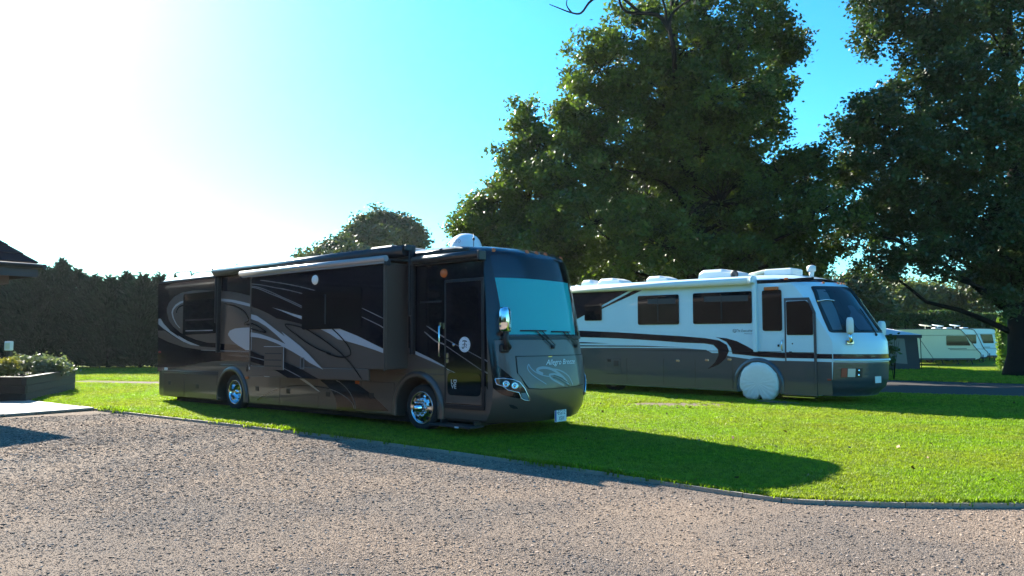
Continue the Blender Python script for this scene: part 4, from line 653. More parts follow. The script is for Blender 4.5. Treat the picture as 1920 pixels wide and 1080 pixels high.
# roof fittings
TOP = 3.22
hump(-5.75, -4.75, .8, 1.5, .26, 'roof_vent', 'plastic', TOP); hump(-6.5, -5.9, .9, 1.4, .26, 'roof_vent', 'plastic', TOP); hump(-3.95, -3.1, .8, 1.5, .24, 'roof_vent', 'plastic', TOP)
acb = hump(-2.05, -.75, .55, 1.55, .30, 'air_conditioner', 'plastic', TOP)
MB().lathe([(.11, 0), (.11, .03), (.07, .03), (.06, .015), (0, .015)], (-.92, .55, TOP+.10), (0, -1, 0), 20).build('vent_grille', M['shroud'], acb)
dsh = MB(); dsh.lathe([(0, 0), (.32, .02), (.40, .06), (.36, .09), (0, .13)], (-.35, 1.1, TOP+.10), (-.1, -.1, 1), 24); dsh.build('satellite_dish', M['cream'], B)
bx = MB(); bx.box((.20, 1.1, TOP+.11), (.78, .7, .20), bev=.03); bx.build('roof_pod', M['plastic'], B)
hn = MB(); hn.tube([(1.0, 1.0, 3.18), (1.0, 1.0, 3.32)], .06, 10); hn.lathe([(.05, 0), (.11, .02), (.11, .14), (.06, .17), (0, .17)], (1.0, 1.0, 3.31), (0, 0, 1), 16); hn.build('camera_pod', M['plastic'], B)
for y in (.5, 1.3): MB().tube([(-6.95, y, 3.15), (-6.95, y, 3.34)], .06, 8).build('roof_pipe', M['plastic'], B)
# loose things by the pale motorhome
R2 = B.rotation_euler.z; wpos = lambda x, y, z: Vector((6.353, 19.951, 0))+Matrix.Rotation(R2, 3, 'Z') @ Vector((x, y, z))
wc = MB(); n = 64
rows = [(.10, .02), (.30, .02), (.43, .012), (.50, -.01), (.53, -.05), (.52, -.20)]; ctrv = len(wc.v)
wc.v.append((0, -.125, .44))
for ri, (r, yy) in enumerate(rows):
    for k in range(n):
        a = 2*math.pi*k/n; rr2 = r*(1+.012*math.sin(9*a+ri)+.01*math.sin(17*a)); z = .455+rr2*math.sin(a); x = rr2*math.cos(a)
        fold = (.020*math.sin(13*a+2*ri)+.016*math.sin(23*a-ri))*(1 if math.sin(a) < .1 else .3)*(r/.5)
        bot = -1.0 < 0
        notch = math.exp(-((x-.05)/.05)**2)*.13
        if z < .03+notch and math.sin(a) < 0: z = .03+notch-.02*(.5-r)
        wc.v.append((x, -.10-yy*1.2-fold, z))
for k in range(n): wc.f.append([0, 1+(k+1) % n, 1+k]); wc.sm.append(True)
for i in range(len(rows)-1):
    for k in range(n): a = 1+i*n; wc.f.append([a+k, a+(k+1) % n, a+n+(k+1) % n, a+n+k]); wc.sm.append(True)
wco = wc.build('wheel_cover', M['fabric']); wco.location = (6.353, 19.951, 0); wco.rotation_euler.z = R2
tagp(wco, 'white rumpled fabric cover over the front wheel of the pale motorhome', 'wheel cover')
mt = MB(); mt.prism([(.05, -.32), (.2, -.52), (.75, -.62), (1.25, -.60), (1.22, -.42), (.8, -.18), (.3, -.18)], lambda u, v, o: (u, v, o), .005, .035)
mto = mt.build('ground_mat', M['shroud']); mto.location = (6.353, 19.951, 0); mto.rotation_euler.z = R2; tagp(mto, 'flat dark mat lying on the grass below the door of the pale motorhome', 'mat')
A = A_; TOP = 3.19
# ---------------------------------------------------------------- foliage
def rnd_unit(n):
    v = RNG.normal(size=(n, 3)); return v/np.linalg.norm(v, axis=1, keepdims=True)
def leaf_quads(pts, size, up=.45, long=1.5):
    n = len(pts); nr = rnd_unit(n); nr[:, 2] = nr[:, 2]*(1-up)+up*np.sign(nr[:, 2]+.3); nr /= np.linalg.norm(nr, axis=1, keepdims=True)
    t = np.cross(nr, rnd_unit(n)); t /= np.linalg.norm(t, axis=1, keepdims=True)+1e-6; w = np.cross(nr, t)
    s = (size*RNG.uniform(.6, 1.3, n))[:, None]; a = t*s*.5*long; b = w*s*.5
    v = np.stack([pts-a, pts+b-nr*s*.12, pts+a, pts-b-nr*s*.12], 1).reshape(-1, 3)
    return v, np.arange(4*n).reshape(n, 4)
def clumps(centers, per, rad, size, flat=.75):
    n = len(centers); tint = np.repeat(np.clip(RNG.normal(.5, .2, n), 0, 1), per)
    d = RNG.normal(size=(n*per, 3))*np.array([1, 1, flat])*rad*.62
    pts = np.repeat(centers, per, 0)+d; tint = np.clip(tint+RNG.normal(0, .12, n*per), 0, 1)
    return pts, tint
def in_lobes(lobes, n, shell=.55):
    vol = np.array([a*b*c for _, (a, b, c) in lobes])**.75; pick = RNG.choice(len(lobes), n, p=vol/vol.sum())
    c = np.array([tuple(l[0]) for l in lobes])[pick]; r = np.array([l[1] for l in lobes])[pick]
    rad = shell+(1.03-shell)*RNG.random((n, 1))**.7
    return c+rnd_unit(n)*r*rad, pick
def limb_pts(a, b, sag=.15, k=5):
    a = Vector(a); b = Vector(b); L = (b-a).length; out = []
    j = Vector((random.uniform(-1, 1), random.uniform(-1, 1), random.uniform(-.2, 1)))*L*sag
    for i in range(k+1):
        t = i/k; out.append(a.lerp(b, t)+j*math.sin(math.pi*t)+Vector((random.uniform(-1, 1), random.uniform(-1, 1), random.uniform(-1, 1)))*L*.03*(0 < i < k))
    return out
def tree(name, label, base, r0, spine, lobes, nclump, per, crad, lsize, leafm, group=None, cat='tree', extra=(), shell=.55, twigs=.5):
    root = tagp(empty(name, base), label, cat, group); inv = Matrix.Translation(-Vector(base))
    tk = MB(); sp = [Vector(base)-Vector((0, 0, .2))]+[Vector(p) for p in spine]; m = len(sp)
    spp = [Vector(p) for p in smooth([tuple(p) for p in sp], 4)]; rr = [r0*(1-.8*i/(len(spp)-1)) for i in range(len(spp))]; rr[0] *= 1.7; rr[1] *= 1.28; rr[2] *= 1.1
    spp = [p+Vector((random.uniform(-1, 1), random.uniform(-1, 1), 0))*r0*.10 for p in spp]
    tk.tube(spp, rr, 14)
    for c, r in lobes:
        c = Vector(c); zs = [p for p in spp if p.z < c.z-.15*(c-p).length] or [spp[len(spp)//3]]
        a = min(zs, key=lambda p: (p-c).length+abs(p.z-(c.z-.5*(c-p).length))*.6); i = spp.index(a)
        q = limb_pts(a, c, .14, 5); ra = max(rr[i]*.28, r0*.08); tk.tube(q, [ra*(1-.75*k/5) for k in range(6)], 7)
    for q, ra in extra: tk.tube(smooth([tuple(p) for p in q], 4), [ra*(1-.8*k/((len(q)-1)*4)) for k in range((len(q)-1)*4+1)], 7)
    cs, pick = in_lobes(lobes, nclump, shell)
    for i in range(nclump):
        if random.random() < twigs:
            c = Vector(lobes[pick[i]][0]); p = Vector(cs[i]); q = limb_pts(c.lerp(p, .12), p, .10, 3); rw = r0*.045+.006
            tk.tube(q, [rw, rw*.8, rw*.5, rw*.25], 4, cap=False)
    t = tk.build('trunk', M['bark'], root); t.matrix_parent_inverse = inv
    pts, tint = clumps(cs+RNG.normal(0, crad*.45, cs.shape), per, crad, lsize); v, f = leaf_quads(pts, lsize)
    o = np_mesh('crown', v, f, M[leafm], root, tint); o.matrix_parent_inverse = inv; o['kind'] = 'stuff'
    return root
def lob(Y, *q, dy=2.2):     # lobes as seen: (px, py, half width, half height)
    out = []
    for x, y, a, b in q:
        y2 = Y+random.uniform(-dy, dy); k = Y/1450; out.append((at(x, y, y2), (a*k, min(a, b*1.3)*k*1.0, b*k)))
    return out
YO = 32.0; YB = 28.5
bo_ = at(1312, 700, YO); bo_.z = 0
kb = lambda x, y: at(x, y, YB)
k_ = lambda x, y, Y=YO: at(x, y, Y)
branch = [([k_(1266, 190), kb(1264, 100), kb(1255, 45), kb(1272, 14), kb(1330, -20)], .12), ([kb(1258, 60), kb(1232, 28), kb(1175, 22), kb(1160, -10), kb(1168, -60)], .10), ([kb(1200, 24), kb(1150, -14), kb(1110, 0), kb(1090, 24), kb(1072, 24), kb(1045, 14), kb(1030, 8)], .065), ([kb(1072, 24), kb(1062, 8), kb(1068, -14)], .035), ([kb(1250, 50), kb(1246, 10), kb(1225, -40)], .07)]
tree('oak_tree', 'tallest oak, in the middle, with a bare twisted branch at its top', tuple(bo_), .55,
     [k_(1310, 560), k_(1305, 440), k_(1285, 300), k_(1265, 150), k_(1260, 40), k_(1265, -60)],
     lob(YO, (1180, 70, 60, 45), (1290, 90, 90, 70), (1390, 60, 90, 75), (1455, 85, 55, 45), (1130, 130, 70, 65), (1225, 165, 110, 75), (1350, 175, 100, 80), (1430, 165, 60, 55), (1095, 215, 65, 70), (1190, 260, 110, 80), (1310, 280, 110, 90), (1405, 255, 75, 75), (1090, 320, 90, 70), (1210, 370, 120, 80), (1350, 380, 110, 80), (1460, 325, 75, 50), (1515, 325, 60, 55), (1535, 400, 60, 65), (1450, 410, 80, 65), (1110, 420, 100, 65), (1240, 460, 110, 50), (1140, 485, 90, 40), (1400, 480, 90, 40), (1510, 475, 70, 40), (1410, -30, 70, 50), (1290, 20, 70, 40), (1210, 10, 60, 30)),
     1300, 112, .36, .125, 'oak', extra=branch, shell=.45)
bl_ = at(985, 690, 34); bl_.z = 0
tree('oak_tree', 'shorter rounded oak just behind the roof dome of the dark motorhome', tuple(bl_), .35, [k_(985, 560, 34), k_(985, 440, 34), k_(990, 330, 34), k_(985, 230, 34)],
     lob(34, (985, 235, 38, 42), (1015, 285, 55, 50), (965, 300, 35, 45), (990, 370, 65, 55), (1050, 380, 50, 60), (935, 380, 45, 42), (895, 415, 45, 38), (945, 440, 70, 42), (1030, 455, 70, 50), (880, 445, 35, 25), (1000, 510, 90, 40), (920, 490, 60, 35)), 500, 100, .34, .125, 'oak', shell=.45)
br_ = at(1922, 706, 32); br_.z = 0
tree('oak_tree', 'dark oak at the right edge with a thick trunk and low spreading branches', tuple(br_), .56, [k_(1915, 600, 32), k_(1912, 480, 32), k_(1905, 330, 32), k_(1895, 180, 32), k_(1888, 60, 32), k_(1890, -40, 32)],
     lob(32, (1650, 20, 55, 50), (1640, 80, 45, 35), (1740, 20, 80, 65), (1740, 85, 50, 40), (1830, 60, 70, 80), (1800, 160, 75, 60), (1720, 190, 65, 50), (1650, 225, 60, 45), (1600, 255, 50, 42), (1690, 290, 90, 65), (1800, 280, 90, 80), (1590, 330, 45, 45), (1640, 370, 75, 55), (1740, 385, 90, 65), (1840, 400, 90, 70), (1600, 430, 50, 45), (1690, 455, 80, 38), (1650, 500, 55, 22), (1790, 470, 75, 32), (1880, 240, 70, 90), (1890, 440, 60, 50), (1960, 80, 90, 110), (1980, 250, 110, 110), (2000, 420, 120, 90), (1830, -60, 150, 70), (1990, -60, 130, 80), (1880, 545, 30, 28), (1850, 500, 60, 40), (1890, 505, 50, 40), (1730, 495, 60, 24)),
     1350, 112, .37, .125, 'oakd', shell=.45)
bb_ = Vector((9.2, 44, 0))
tree('oak_tree', 'dense oak half hidden behind the tallest oak', tuple(bb_), .45, [(9.2, 44, 3), (9.1, 44, 7), (9.3, 44, 10)],
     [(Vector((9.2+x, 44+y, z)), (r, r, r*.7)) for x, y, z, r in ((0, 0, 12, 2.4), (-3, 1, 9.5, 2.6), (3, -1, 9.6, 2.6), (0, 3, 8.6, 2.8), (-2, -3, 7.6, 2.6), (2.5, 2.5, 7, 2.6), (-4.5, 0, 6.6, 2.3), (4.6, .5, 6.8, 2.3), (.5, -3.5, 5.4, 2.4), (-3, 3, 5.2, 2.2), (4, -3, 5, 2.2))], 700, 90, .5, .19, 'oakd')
bf_ = at(722, 640, 78); bf_.z = 0
kf = lambda x, y: at(x, y, 78)
tree('distant_tree', 'small open umbrella shaped tree standing alone beyond the roof of the dark motorhome', tuple(bf_), .55, [kf(722, 540), kf(724, 480), kf(720, 440), kf(722, 410)],
     lob(78, (722, 412, 34, 14), (690, 425, 32, 13), (762, 425, 24, 12), (788, 452, 9, 8), (670, 440, 24, 12), (775, 440, 16, 14), (705, 445, 34, 12), (745, 448, 28, 12), (660, 462, 22, 10), (782, 462, 9, 12), (700, 468, 30, 10), (735, 478, 30, 10), dy=3), 330, 60, .62, .24, 'far', cat='tree', shell=.45, twigs=.8)
b2_ = at(625, 640, 72); b2_.z = 0
tree('distant_tree', 'low bushy green tree left of the small umbrella shaped tree', tuple(b2_), .4, [at(625, 560, 72), at(625, 500, 72), at(630, 475, 72)],
     lob(72, (640, 470, 34, 14), (605, 480, 26, 12), (580, 490, 18, 10), (670, 480, 30, 14), (620, 505, 60, 22)), 220, 80, .7, .25, 'far')
# trees and shrubs beyond the caravans
def simple(name, label, px, Y, r0, spine, lobes, n, per, cr, ls, m, dy=2.2, **k):
    b = at(px, 640, Y); b.z = 0; return tree(name, label, tuple(b), r0, [at(x, y, Y) for x, y in spine], lob(Y, *lobes, dy=dy), n, per, cr, ls, m, **k)
simple('distant_tree', 'dense green tree just right of the pale motorhome windscreen', 1610, 62, .3, [(1610, 600), (1610, 560)], [(1610, 545, 35, 25), (1590, 580, 40, 30), (1630, 580, 25, 30), (1610, 610, 45, 25)], 230, 70, .6, .25, 'far')
simple('willow_tree', 'pale olive willow with drooping foliage above the clipped hedge', 1715, 74, .35, [(1715, 600), (1715, 560)], [(1700, 555, 45, 22), (1750, 560, 45, 22), (1680, 580, 45, 20), (1725, 585, 60, 22), (1780, 582, 40, 22)], 420, 70, .7, .26, 'willow')
simple('distant_tree', 'thin feathery tree with sky showing through, left of the thick oak trunk', 1822, 70, .14, [(1820, 600), (1824, 550), (1820, 515)], [(1820, 520, 20, 12), (1835, 545, 24, 14), (1805, 550, 18, 14), (1860, 560, 20, 16), (1840, 580, 36, 14)], 130, 40, .6, .22, 'far', twigs=.9)
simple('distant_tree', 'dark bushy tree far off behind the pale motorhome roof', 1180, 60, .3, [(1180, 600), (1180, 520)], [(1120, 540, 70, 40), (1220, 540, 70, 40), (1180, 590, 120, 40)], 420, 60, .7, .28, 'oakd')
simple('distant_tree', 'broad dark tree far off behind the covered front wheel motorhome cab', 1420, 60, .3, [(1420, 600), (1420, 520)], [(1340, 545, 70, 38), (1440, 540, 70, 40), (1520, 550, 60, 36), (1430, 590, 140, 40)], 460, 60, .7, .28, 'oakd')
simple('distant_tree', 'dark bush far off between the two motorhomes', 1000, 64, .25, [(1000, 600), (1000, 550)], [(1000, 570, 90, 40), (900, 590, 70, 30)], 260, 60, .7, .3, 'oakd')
def hedge_box(name, label, a, b, depth, h, m, n, size, cat='hedge'):
    a = Vector((a[0], a[1], 0)); b = Vector((b[0], b[1], 0)); d = (b-a); L = d.length; d.normalize(); w = Vector((-d.y, d.x, 0)); c = (a+b)/2
    root = tagp(empty(name, c), label, cat)
    u = RNG.random(n)*L; s = RNG.random(n); e = RNG.random(n) < min(.45, depth/(L+depth)*.8); u = np.where(e, np.where(RNG.random(n) < .5, 0, L)+RNG.normal(0, .05, n), u); q = RNG.random(n)
    front = (s < .5) & ~e; side_ = e; y = np.where(front, RNG.normal(0, .07, n), RNG.random(n)*depth); z = np.where(front | e, q*h, h+RNG.normal(0, .07, n)); z += .14*np.sin(u*.9)*(z > h*.8)
    P = np.array(a)+np.outer(u, np.array(d))+np.outer(y, np.array(w)); P[:, 2] = z
    v, f = leaf_quads(P, size, .2); tint = np.clip(.5+.3*np.sin(u*1.7+z*2)+RNG.normal(0, .15, n), 0, 1)
    o = np_mesh('foliage', v, f, M[m], root, tint); o['kind'] = 'stuff'; o.matrix_parent_inverse = Matrix.Translation(-c)
    cb = MB(); cc = c+w*(depth/2); cb.box((cc.x, cc.y, h/2), (L*.99-.1, depth*.8, h*.96), Matrix.Rotation(math.atan2(d.y, d.x), 3, 'Z')); k = cb.build('stem_core', M['conifer'], root); k.matrix_parent_inverse = Matrix.Translation(-c)
h0 = at(1560, 630, 60); h1 = at(2060, 630, 58)
hedge_box('hedge', 'long clipped hedge with a sunlit flat top behind the white caravans', (h0.x, h0.y), (h1.x, h1.y), 1.8, 3.35, 'hedge', 26000, .17)
# conifer hedge on the left: one tall conifer after another
tops = [(-60, 512), (-20, 520), (18, 505), (52, 507), (84, 498), (118, 484), (146, 500), (178, 512), (208, 515), (238, 508), (268, 512), (300, 512), (332, 520)]
looks = ['beyond the left frame edge', 'behind the hut roof', 'behind the hut eaves', 'under the hut eaves tip', 'just right of the hut eaves', 'the tallest and most pointed', 'right after the tallest', 'with a ragged tip', 'with a blunt top', 'with a feathery top', 'near the dark motorhome ladder', 'right behind the dark motorhome ladder', 'last before the dark motorhome roof']
for i, (px, py) in enumerate(tops):
    Y = 40.5+random.uniform(-.5, .5); p = at(px, py, Y); H = p.z-.38; x0 = p.x
    r = empty('conifer', (x0, Y, 0)); tagp(r, 'dark conifer in the tall hedge, '+(looks[i] if i < len(looks) else 'hidden behind the body of the dark motorhome'), 'conifer', 'conifers in the tall left hedge')
    tk = MB(); tk.tube([(0, 0, -.2), (random.uniform(-.1, .1), 0, H*.5), (0, 0, H*.93)], [.11, .08, .02], 7); tk.build('trunk', M['bark'], r)
    n = 7000; z = .12+(H-.12)*RNG.random(n)**.85; wdt = 1.05*np.minimum(1, 3.4*(1-z/H)**.8)+.03; a = RNG.random(n)*2*np.pi; rad = wdt*np.sqrt(RNG.uniform(.25, 1.15, n)); bl = 1+.25*np.sin(z*5+i)*np.sin(a*3)
    z = z+np.where(z > H*.75, RNG.normal(0, .16, n), 0); P = np.stack([np.cos(a)*rad*bl, np.sin(a)*rad*1.15*bl, z], 1); dirs = np.stack([np.cos(a)*.8, np.sin(a)*.8, RNG.uniform(.1, 1.1, n)], 1); dirs /= np.linalg.norm(dirs, axis=1, keepdims=True)
    sd2 = np.cross(dirs, rnd_unit(n)); sd2 /= np.linalg.norm(sd2, axis=1, keepdims=True); s = RNG.uniform(.16, .34, n)[:, None]
    V = np.stack([P-dirs*s*.5, P+sd2*s*.20, P+dirs*s*.7, P-sd2*s*.20], 1).reshape(-1, 3)
    f = np_mesh('foliage', V, np.arange(4*n).reshape(n, 4), M['conifer'], r, np.clip(RNG.normal(.5, .2, n), 0, 1)); f['kind'] = 'stuff'
SIDE = [(-30.5, 39), (-32.5, 36.3), (-34.2, 33.6), (-35.5, 30.8), (-36.4, 28), (-37, 25), (-37, 22), (-36.8, 19), (-36.5, 16), (-36, 13), (-35.6, 10), (-35, 6.5), (-34.5, 3), (-34, 0)]
for i in range(30):
    a = math.radians(150+i*8.1+random.uniform(-2, 2)); Rr = (26 if i < 9 else 33)+random.uniform(-2, 2); H = random.uniform(8, 12.5)
    if i > 15: X_, Y_ = SIDE[i-16]; a = math.atan2(X_, Y_); Rr = math.hypot(X_, Y_); H = random.uniform(7.5, 9.5)
    r = tagp(empty('conifer', (Rr*math.sin(a), Rr*math.cos(a), -.05)), 'tall dark conifer outside the view, mirrored in the glossy paint and glass', 'conifer', 'conifers outside the view')
    tk = MB(); tk.tube([(0, 0, -.2), (.1, 0, H*.5), (0, 0, H*.95)], [.2, .13, .03], 7); tk.build('trunk', M['bark'], r)
    n = 2600; z = .3+(H-.3)*RNG.random(n)**.9; wdt = 3.2*(1-z/H)**.7+.1; a2 = RNG.random(n)*2*np.pi; rad = wdt*np.sqrt(RNG.uniform(.3, 1.1, n))
    P = np.stack([np.cos(a2)*rad, np.sin(a2)*rad, z], 1); v, f = leaf_quads(P, .62, .3, 1.8); o = np_mesh('foliage', v, f, M['conifer'], r, RNG.random(n)); o['kind'] = 'stuff'
# clipped bright shrub by the right oak and the sprig near the tent
def bush(name, label, loc, rx, ry, h, n, size, m, cat='shrub', stems=5):
    r = tagp(empty(name, loc), label, cat)
    st = MB()
    for k in range(stems): a = random.random()*6.3; st.tube([(0, 0, -.05), (rx*.3*math.cos(a), ry*.3*math.sin(a), h*.45), (rx*.75*math.cos(a), ry*.75*math.sin(a), h*.85)], [.015, .01, .004], 5)
    st.build('stem', M['bark'], r)
    c = np.stack([RNG.normal(0, .45, n//14)*rx, RNG.normal(0, .45, n//14)*ry, h*(.25+.7*RNG.random(n//14))], 1); pts, tint = clumps(c, 14, .10+.12*rx, size); pts[:, 2] = np.clip(pts[:, 2], .01, None)
    v, f = leaf_quads(pts, size); o = np_mesh('foliage', v, f, M[m], r, tint); o['kind'] = 'stuff'; return r
p = at(1884, 694, 36.5)
hedge_box('clipped_shrub', 'tall narrow lime green clipped shrub against the thick oak trunk', (p.x-.0, 36.8), (p.x+.26, 36.7), .4, 2.35, 'lime', 3600, .09, 'shrub')
p = at(1668, 690, 29); bush('shrub', 'small sunlit leafy shrub between the pale motorhome nose and the grey tent', (p.x+.15, 29, 0), .30, .3, 1.75, 170, .12, 'hedge')
# ---------------------------------------------------------------- planter, its plants, hut, hook-up post
PA = [(-12.25, 19.55), (-13.55, 24.0), (-17.6, 24.6), (-18.4, 19.9)]
c = Vector((-15.2, 22, 0)); plr = tagp(empty('planter', c), 'raised planter of dark timber sleepers on the paving at the left', 'planter'); inv = Matrix.Translation(-c)
for i in range(4):
    a = Vector((*PA[i], 0)); b = Vector((*PA[(i+1) % 4], 0)); d = (b-a).normalized(); L = (b-a).length; R = Matrix.Rotation(math.atan2(d.y, d.x), 3, 'Z')
    for k in range(3):
        o = MB().box(((a+b)/2).to_tuple()[:2]+(.10+.2*k,), (L-.102 if (i+k) % 2 else L+.098, .10+.006*random.random(), .193), R, bev=.008).build('sleeper', M['timber'], plr); o.matrix_parent_inverse = inv
    o = MB().box(((a+b)/2).to_tuple()[:2]+(.612,), (L+.06, .15, .028), R, bev=.006).build('capping_board', M['timber'], plr); o.matrix_parent_inverse = inv
o = sheet('soil', PA, .52, M['soil'], None, plr); o.matrix_parent_inverse = inv
for label, px, py, Y, rx, h, n, m in (('golden yellow flowering shrub at the left end of the timber planter', 8, 700, 21.5, .42, .5, 900, 'gold'), ('grey green spiky plant in the middle of the timber planter', 40, 700, 22.5, .30, .55, 600, 'sage'), ('wide silvery green trailing shrub spilling over the right end of the timber planter', 84, 700, 22.6, .62, .5, 1800, 'sage'), ('small low dark plant at the far right corner of the timber planter', 118, 697, 23.4, .25, .28, 300, 'hedge')):
    p = at(px, py, Y); bush('planter_plant', label, (p.x, Y, .5), rx, .4, h, n, .075, m, 'plant')
hx = Vector((-10.9, 17.7, 0)); U = Vector((-.60, -.80, 0)); V_ = Vector((-.80, .60, 0))
hut = tagp(empty('hut', hx), 'brown tiled hut roof with dark eaves poking in at the upper left edge', 'hut'); inv = Matrix.Translation(-hx)
P = lambda u, v, z: tuple(hx+U*u+V_*v+Vector((0, 0, z)))
LU, LV = 7.0, 5.6; E0, RG = 3.30, 5.7
def hpart(mb, n, m, par=None):
    o = mb.build(n, M[m], par or hut); o.matrix_parent_inverse = inv if par is None else Matrix(); return o
wl_ = MB(); 
for (u0, v0, u1, v1) in ((1.6, 1.9, LU-.5, 1.9), (LU-.5, 1.9, LU-.5, LV-.5), (LU-.5, LV-.5, 1.6, LV-.5), (1.6, LV-.5, 1.6, 1.9)):
    wl_.add([P(u0, v0, -.05), P(u1, v1, -.05), P(u1, v1, 3.14), P(u0, v0, 3.14)], [[0, 1, 2, 3]])
hpart(wl_, 'wall', 'wallb')
rf = MB(); h = LV/2
cor = [P(0, 0, E0), P(LU, 0, E0), P(LU, LV, E0), P(0, LV, E0), P(h, h, RG), P(LU-h, h, RG)]
rf.add(cor, [[0, 1, 5, 4], [1, 2, 5], [2, 3, 4, 5], [3, 0, 4]]); rf.add([P(0, 0, E0-.02), P(LU, 0, E0-.02), P(LU, LV, E0-.02), P(0, LV, E0-.02)], [[0, 1, 2, 3]])
roof = hpart(rf, 'roof', 'tile')
for i in range(12):           # tile courses on the two faces in view
    z0 = E0+.02+(RG-E0)*i/12; t = i/12*h; t2 = (i+1)/12*h
    for axis in (0, 1):
        mb = MB()
        a0, a1 = (LU if axis == 0 else LV)-t, t
        q = (lambda l, s, z: P(l, s, z)) if axis == 0 else (lambda l, s, z: P(s, l, z))
        z1 = E0+.02+(RG-E0)*(i+1)/12
        mb.add([q(a1, t-.02, z0+.03), q(a0, t-.02, z0+.03), q(a0-.2, t2, z1+.005), q(a1+.2, t2, z1+.005), q(a1, t-.02, z0), q(a0, t-.02, z0)], [[0, 1, 2, 3], [4, 5, 1, 0]])
        o = mb.build('tile_course', M['tile'], roof)
fa = MB()
for u0, v0, u1, v1 in ((0, 0, LU, 0), (0, 0, 0, LV)):
    a = Vector(P(u0, v0, E0-.16)); b = Vector(P(u1, v1, E0-.16)); d = b-a; fa.box((a+b)/2+(Vector((d.y, -d.x, 0)).normalized()*0), (d.length, .03, .28), Matrix.Rotation(math.atan2(d.y, d.x), 3, 'Z'))
hpart(fa, 'fascia', 'shroud')
gt = MB()
gt.tube([P(-.06, -.10, E0-.06), P(LU, -.10, E0-.06)], .06, 8); gt.tube([P(-.10, -.12, E0-.06), P(-.10, LV, E0-.06)], .06, 8); hpart(gt, 'gutter', 'trim')
bmz = MB()
for u0, v0, u1, v1 in ((.45, .5, LU-.4, .5), (.45, .5, .45, LV-.4)):
    a = Vector(P(u0, v0, E0-.33)); b = Vector(P(u1, v1, E0-.33)); d = b-a; bmz.box((a+b)/2, (d.length, .12, .26), Matrix.Rotation(math.atan2(d.y, d.x), 3, 'Z'))
hpart(bmz, 'eaves_beam', 'wallb')
p = at(18, 640, 30); hp = tagp(empty('hookup_post', (p.x, 30, 0)), 'grey electric hook-up box on a dark post in front of the conifer hedge', 'hook-up post')
MB().box((0, 0, .55), (.14, .14, 1.1), bev=.01).build('post', M['trim'], hp); MB().box((0, -.03, 1.27), (.26, .18, .36), bev=.02).build('box', M['dome'], hp); MB().box((0, -.125, 1.27), (.18, .012, .22), bev=.004).build('cover', M['cream'], hp)
# ---------------------------------------------------------------- caravans and tent
def caravan(label, px0, px1, Y, ang, m, H, Lx, wins, slope, dish=True):
    p = at(px1, 640, Y); r = tagp(empty('caravan', (p.x, Y, 0), math.radians(ang)), label, 'caravan', 'touring caravans under the far hedge')
    z0 = .28; pr = smooth([(-Lx, z0), (-Lx-.05, z0+.5), (-Lx, H-.25), (-Lx+.3, H-.02)], 3)+smooth([(-Lx*.5, H), (-slope-.35, H-.02), (-slope+.05, H-.22), (-.35, .95), (-.06, .62), (-.10, .38), (-.35, z0)], 5)
    b = MB(); W = 2.1
    f2 = lambda u, v, o: (u, o, v)
    n = len(pr); vs = [(u, 0, v) for u, v in pr]+[(u, W, v) for u, v in pr]
    fs = [list(range(n))[::1], [n+i for i in range(n)][::-1]]+[[(i+1) % n, i, n+i, n+(i+1) % n] for i in range(n)]
    b.add(vs, fs); body = b.build('body', M[m], r)
    bm = bmesh.new(); bm.from_mesh(body.data); bmesh.ops.recalc_face_normals(bm, faces=bm.faces); bm.to_mesh(body.data); bm.free()
    ed = MB(); ed.tube([(u, -.006, v) for u, v in pr[3:]], .022, 6); ed.build('edge_trim', M['shroud'], r)
    f = lambda u, v, o: (u, -o, v)
    for wn in wins: pane(r, wn, f, .004, .06, .04)
    tr = MB(); tr.tube([(-Lx+.1, -.008, H-.38), (-slope+.12, -.008, H-.36)], .010, 5); tr.tube([(-1.9, -.008, .86), (-.3, -.008, .84)], .013, 5); tr.tube([(-2.0, -.008, .92), (-.9, -.008, .92)], .016, 5); tr.build('side_trim', M['shroud'], r)
    sk = MB(); sk.box((-Lx/2-.2, -.012, z0+.04), (Lx-.4, .02, .10)); sk.build('skirt', M['shroud'], r)
    wx = -Lx*.72; w = MB(); w.lathe([(.0, 0), (.16, 0), (.18, -.02), (.26, 0), (.30, -.02), (.30, -.18)], (wx, .02, .30), (0, -1, 0), 24); wh = w.build('wheel', M['tyre'], r); MB().lathe([(.17, 0), (.15, .02), (0, .02)], (wx, .02, .30), (0, -1, 0), 20).build('rim', M['alloy'], wh)
    for x in (-Lx*.25, -Lx*.42, -.5): MB().tube([(x, .25, z0+.02), (x+.10, .25, .02)], .03, 6).box((x+.10, .25, .015), (.22, .18, .03)).build('corner_steady', M['metal'], r)
    dr_ = MB(); dr_.tube([(-.3, 1.05, .36), (.95, 1.05, .36)], .05, 8); dr_.tube([(.75, 1.0, .55), (.75, 1.0, .1)], .03, 6); dr_.build('drawbar', M['metal'], r)
    if dish:
        d = MB(); d.tube([(-Lx*.55, .6, H-.03), (-Lx*.55, .6, H+.16)], .02, 6); d.lathe([(0, 0), (.30, .03), (.34, .06), (0, .05)], (-Lx*.55, .6, H+.16), (.15, 0, 1), 20); d.build('aerial', M['plastic'], r)
    MB().box((-Lx*.38, 1.0, H+.03), (.4, .4, .10), bev=.03).build('rooflight', M['plastic'], r)
    return r
caravan('nearest cream caravan with a sloping front, next to the grey tent', 1728, 1840, 45, 3, 'cream', 2.06, 5.4, [[(-2.05, 1.62), (-.98, 1.62), (-.70, 1.14), (-2.05, 1.14)]], 1.1)
caravan('white caravan half hidden behind the cream one, with a rounded front', 1790, 1853, 48.5, 3, 'white', 2.10, 5.2, [[(-2.0, 1.70), (-.82, 1.70), (-.82, 1.22), (-2.0, 1.22)]], .85)
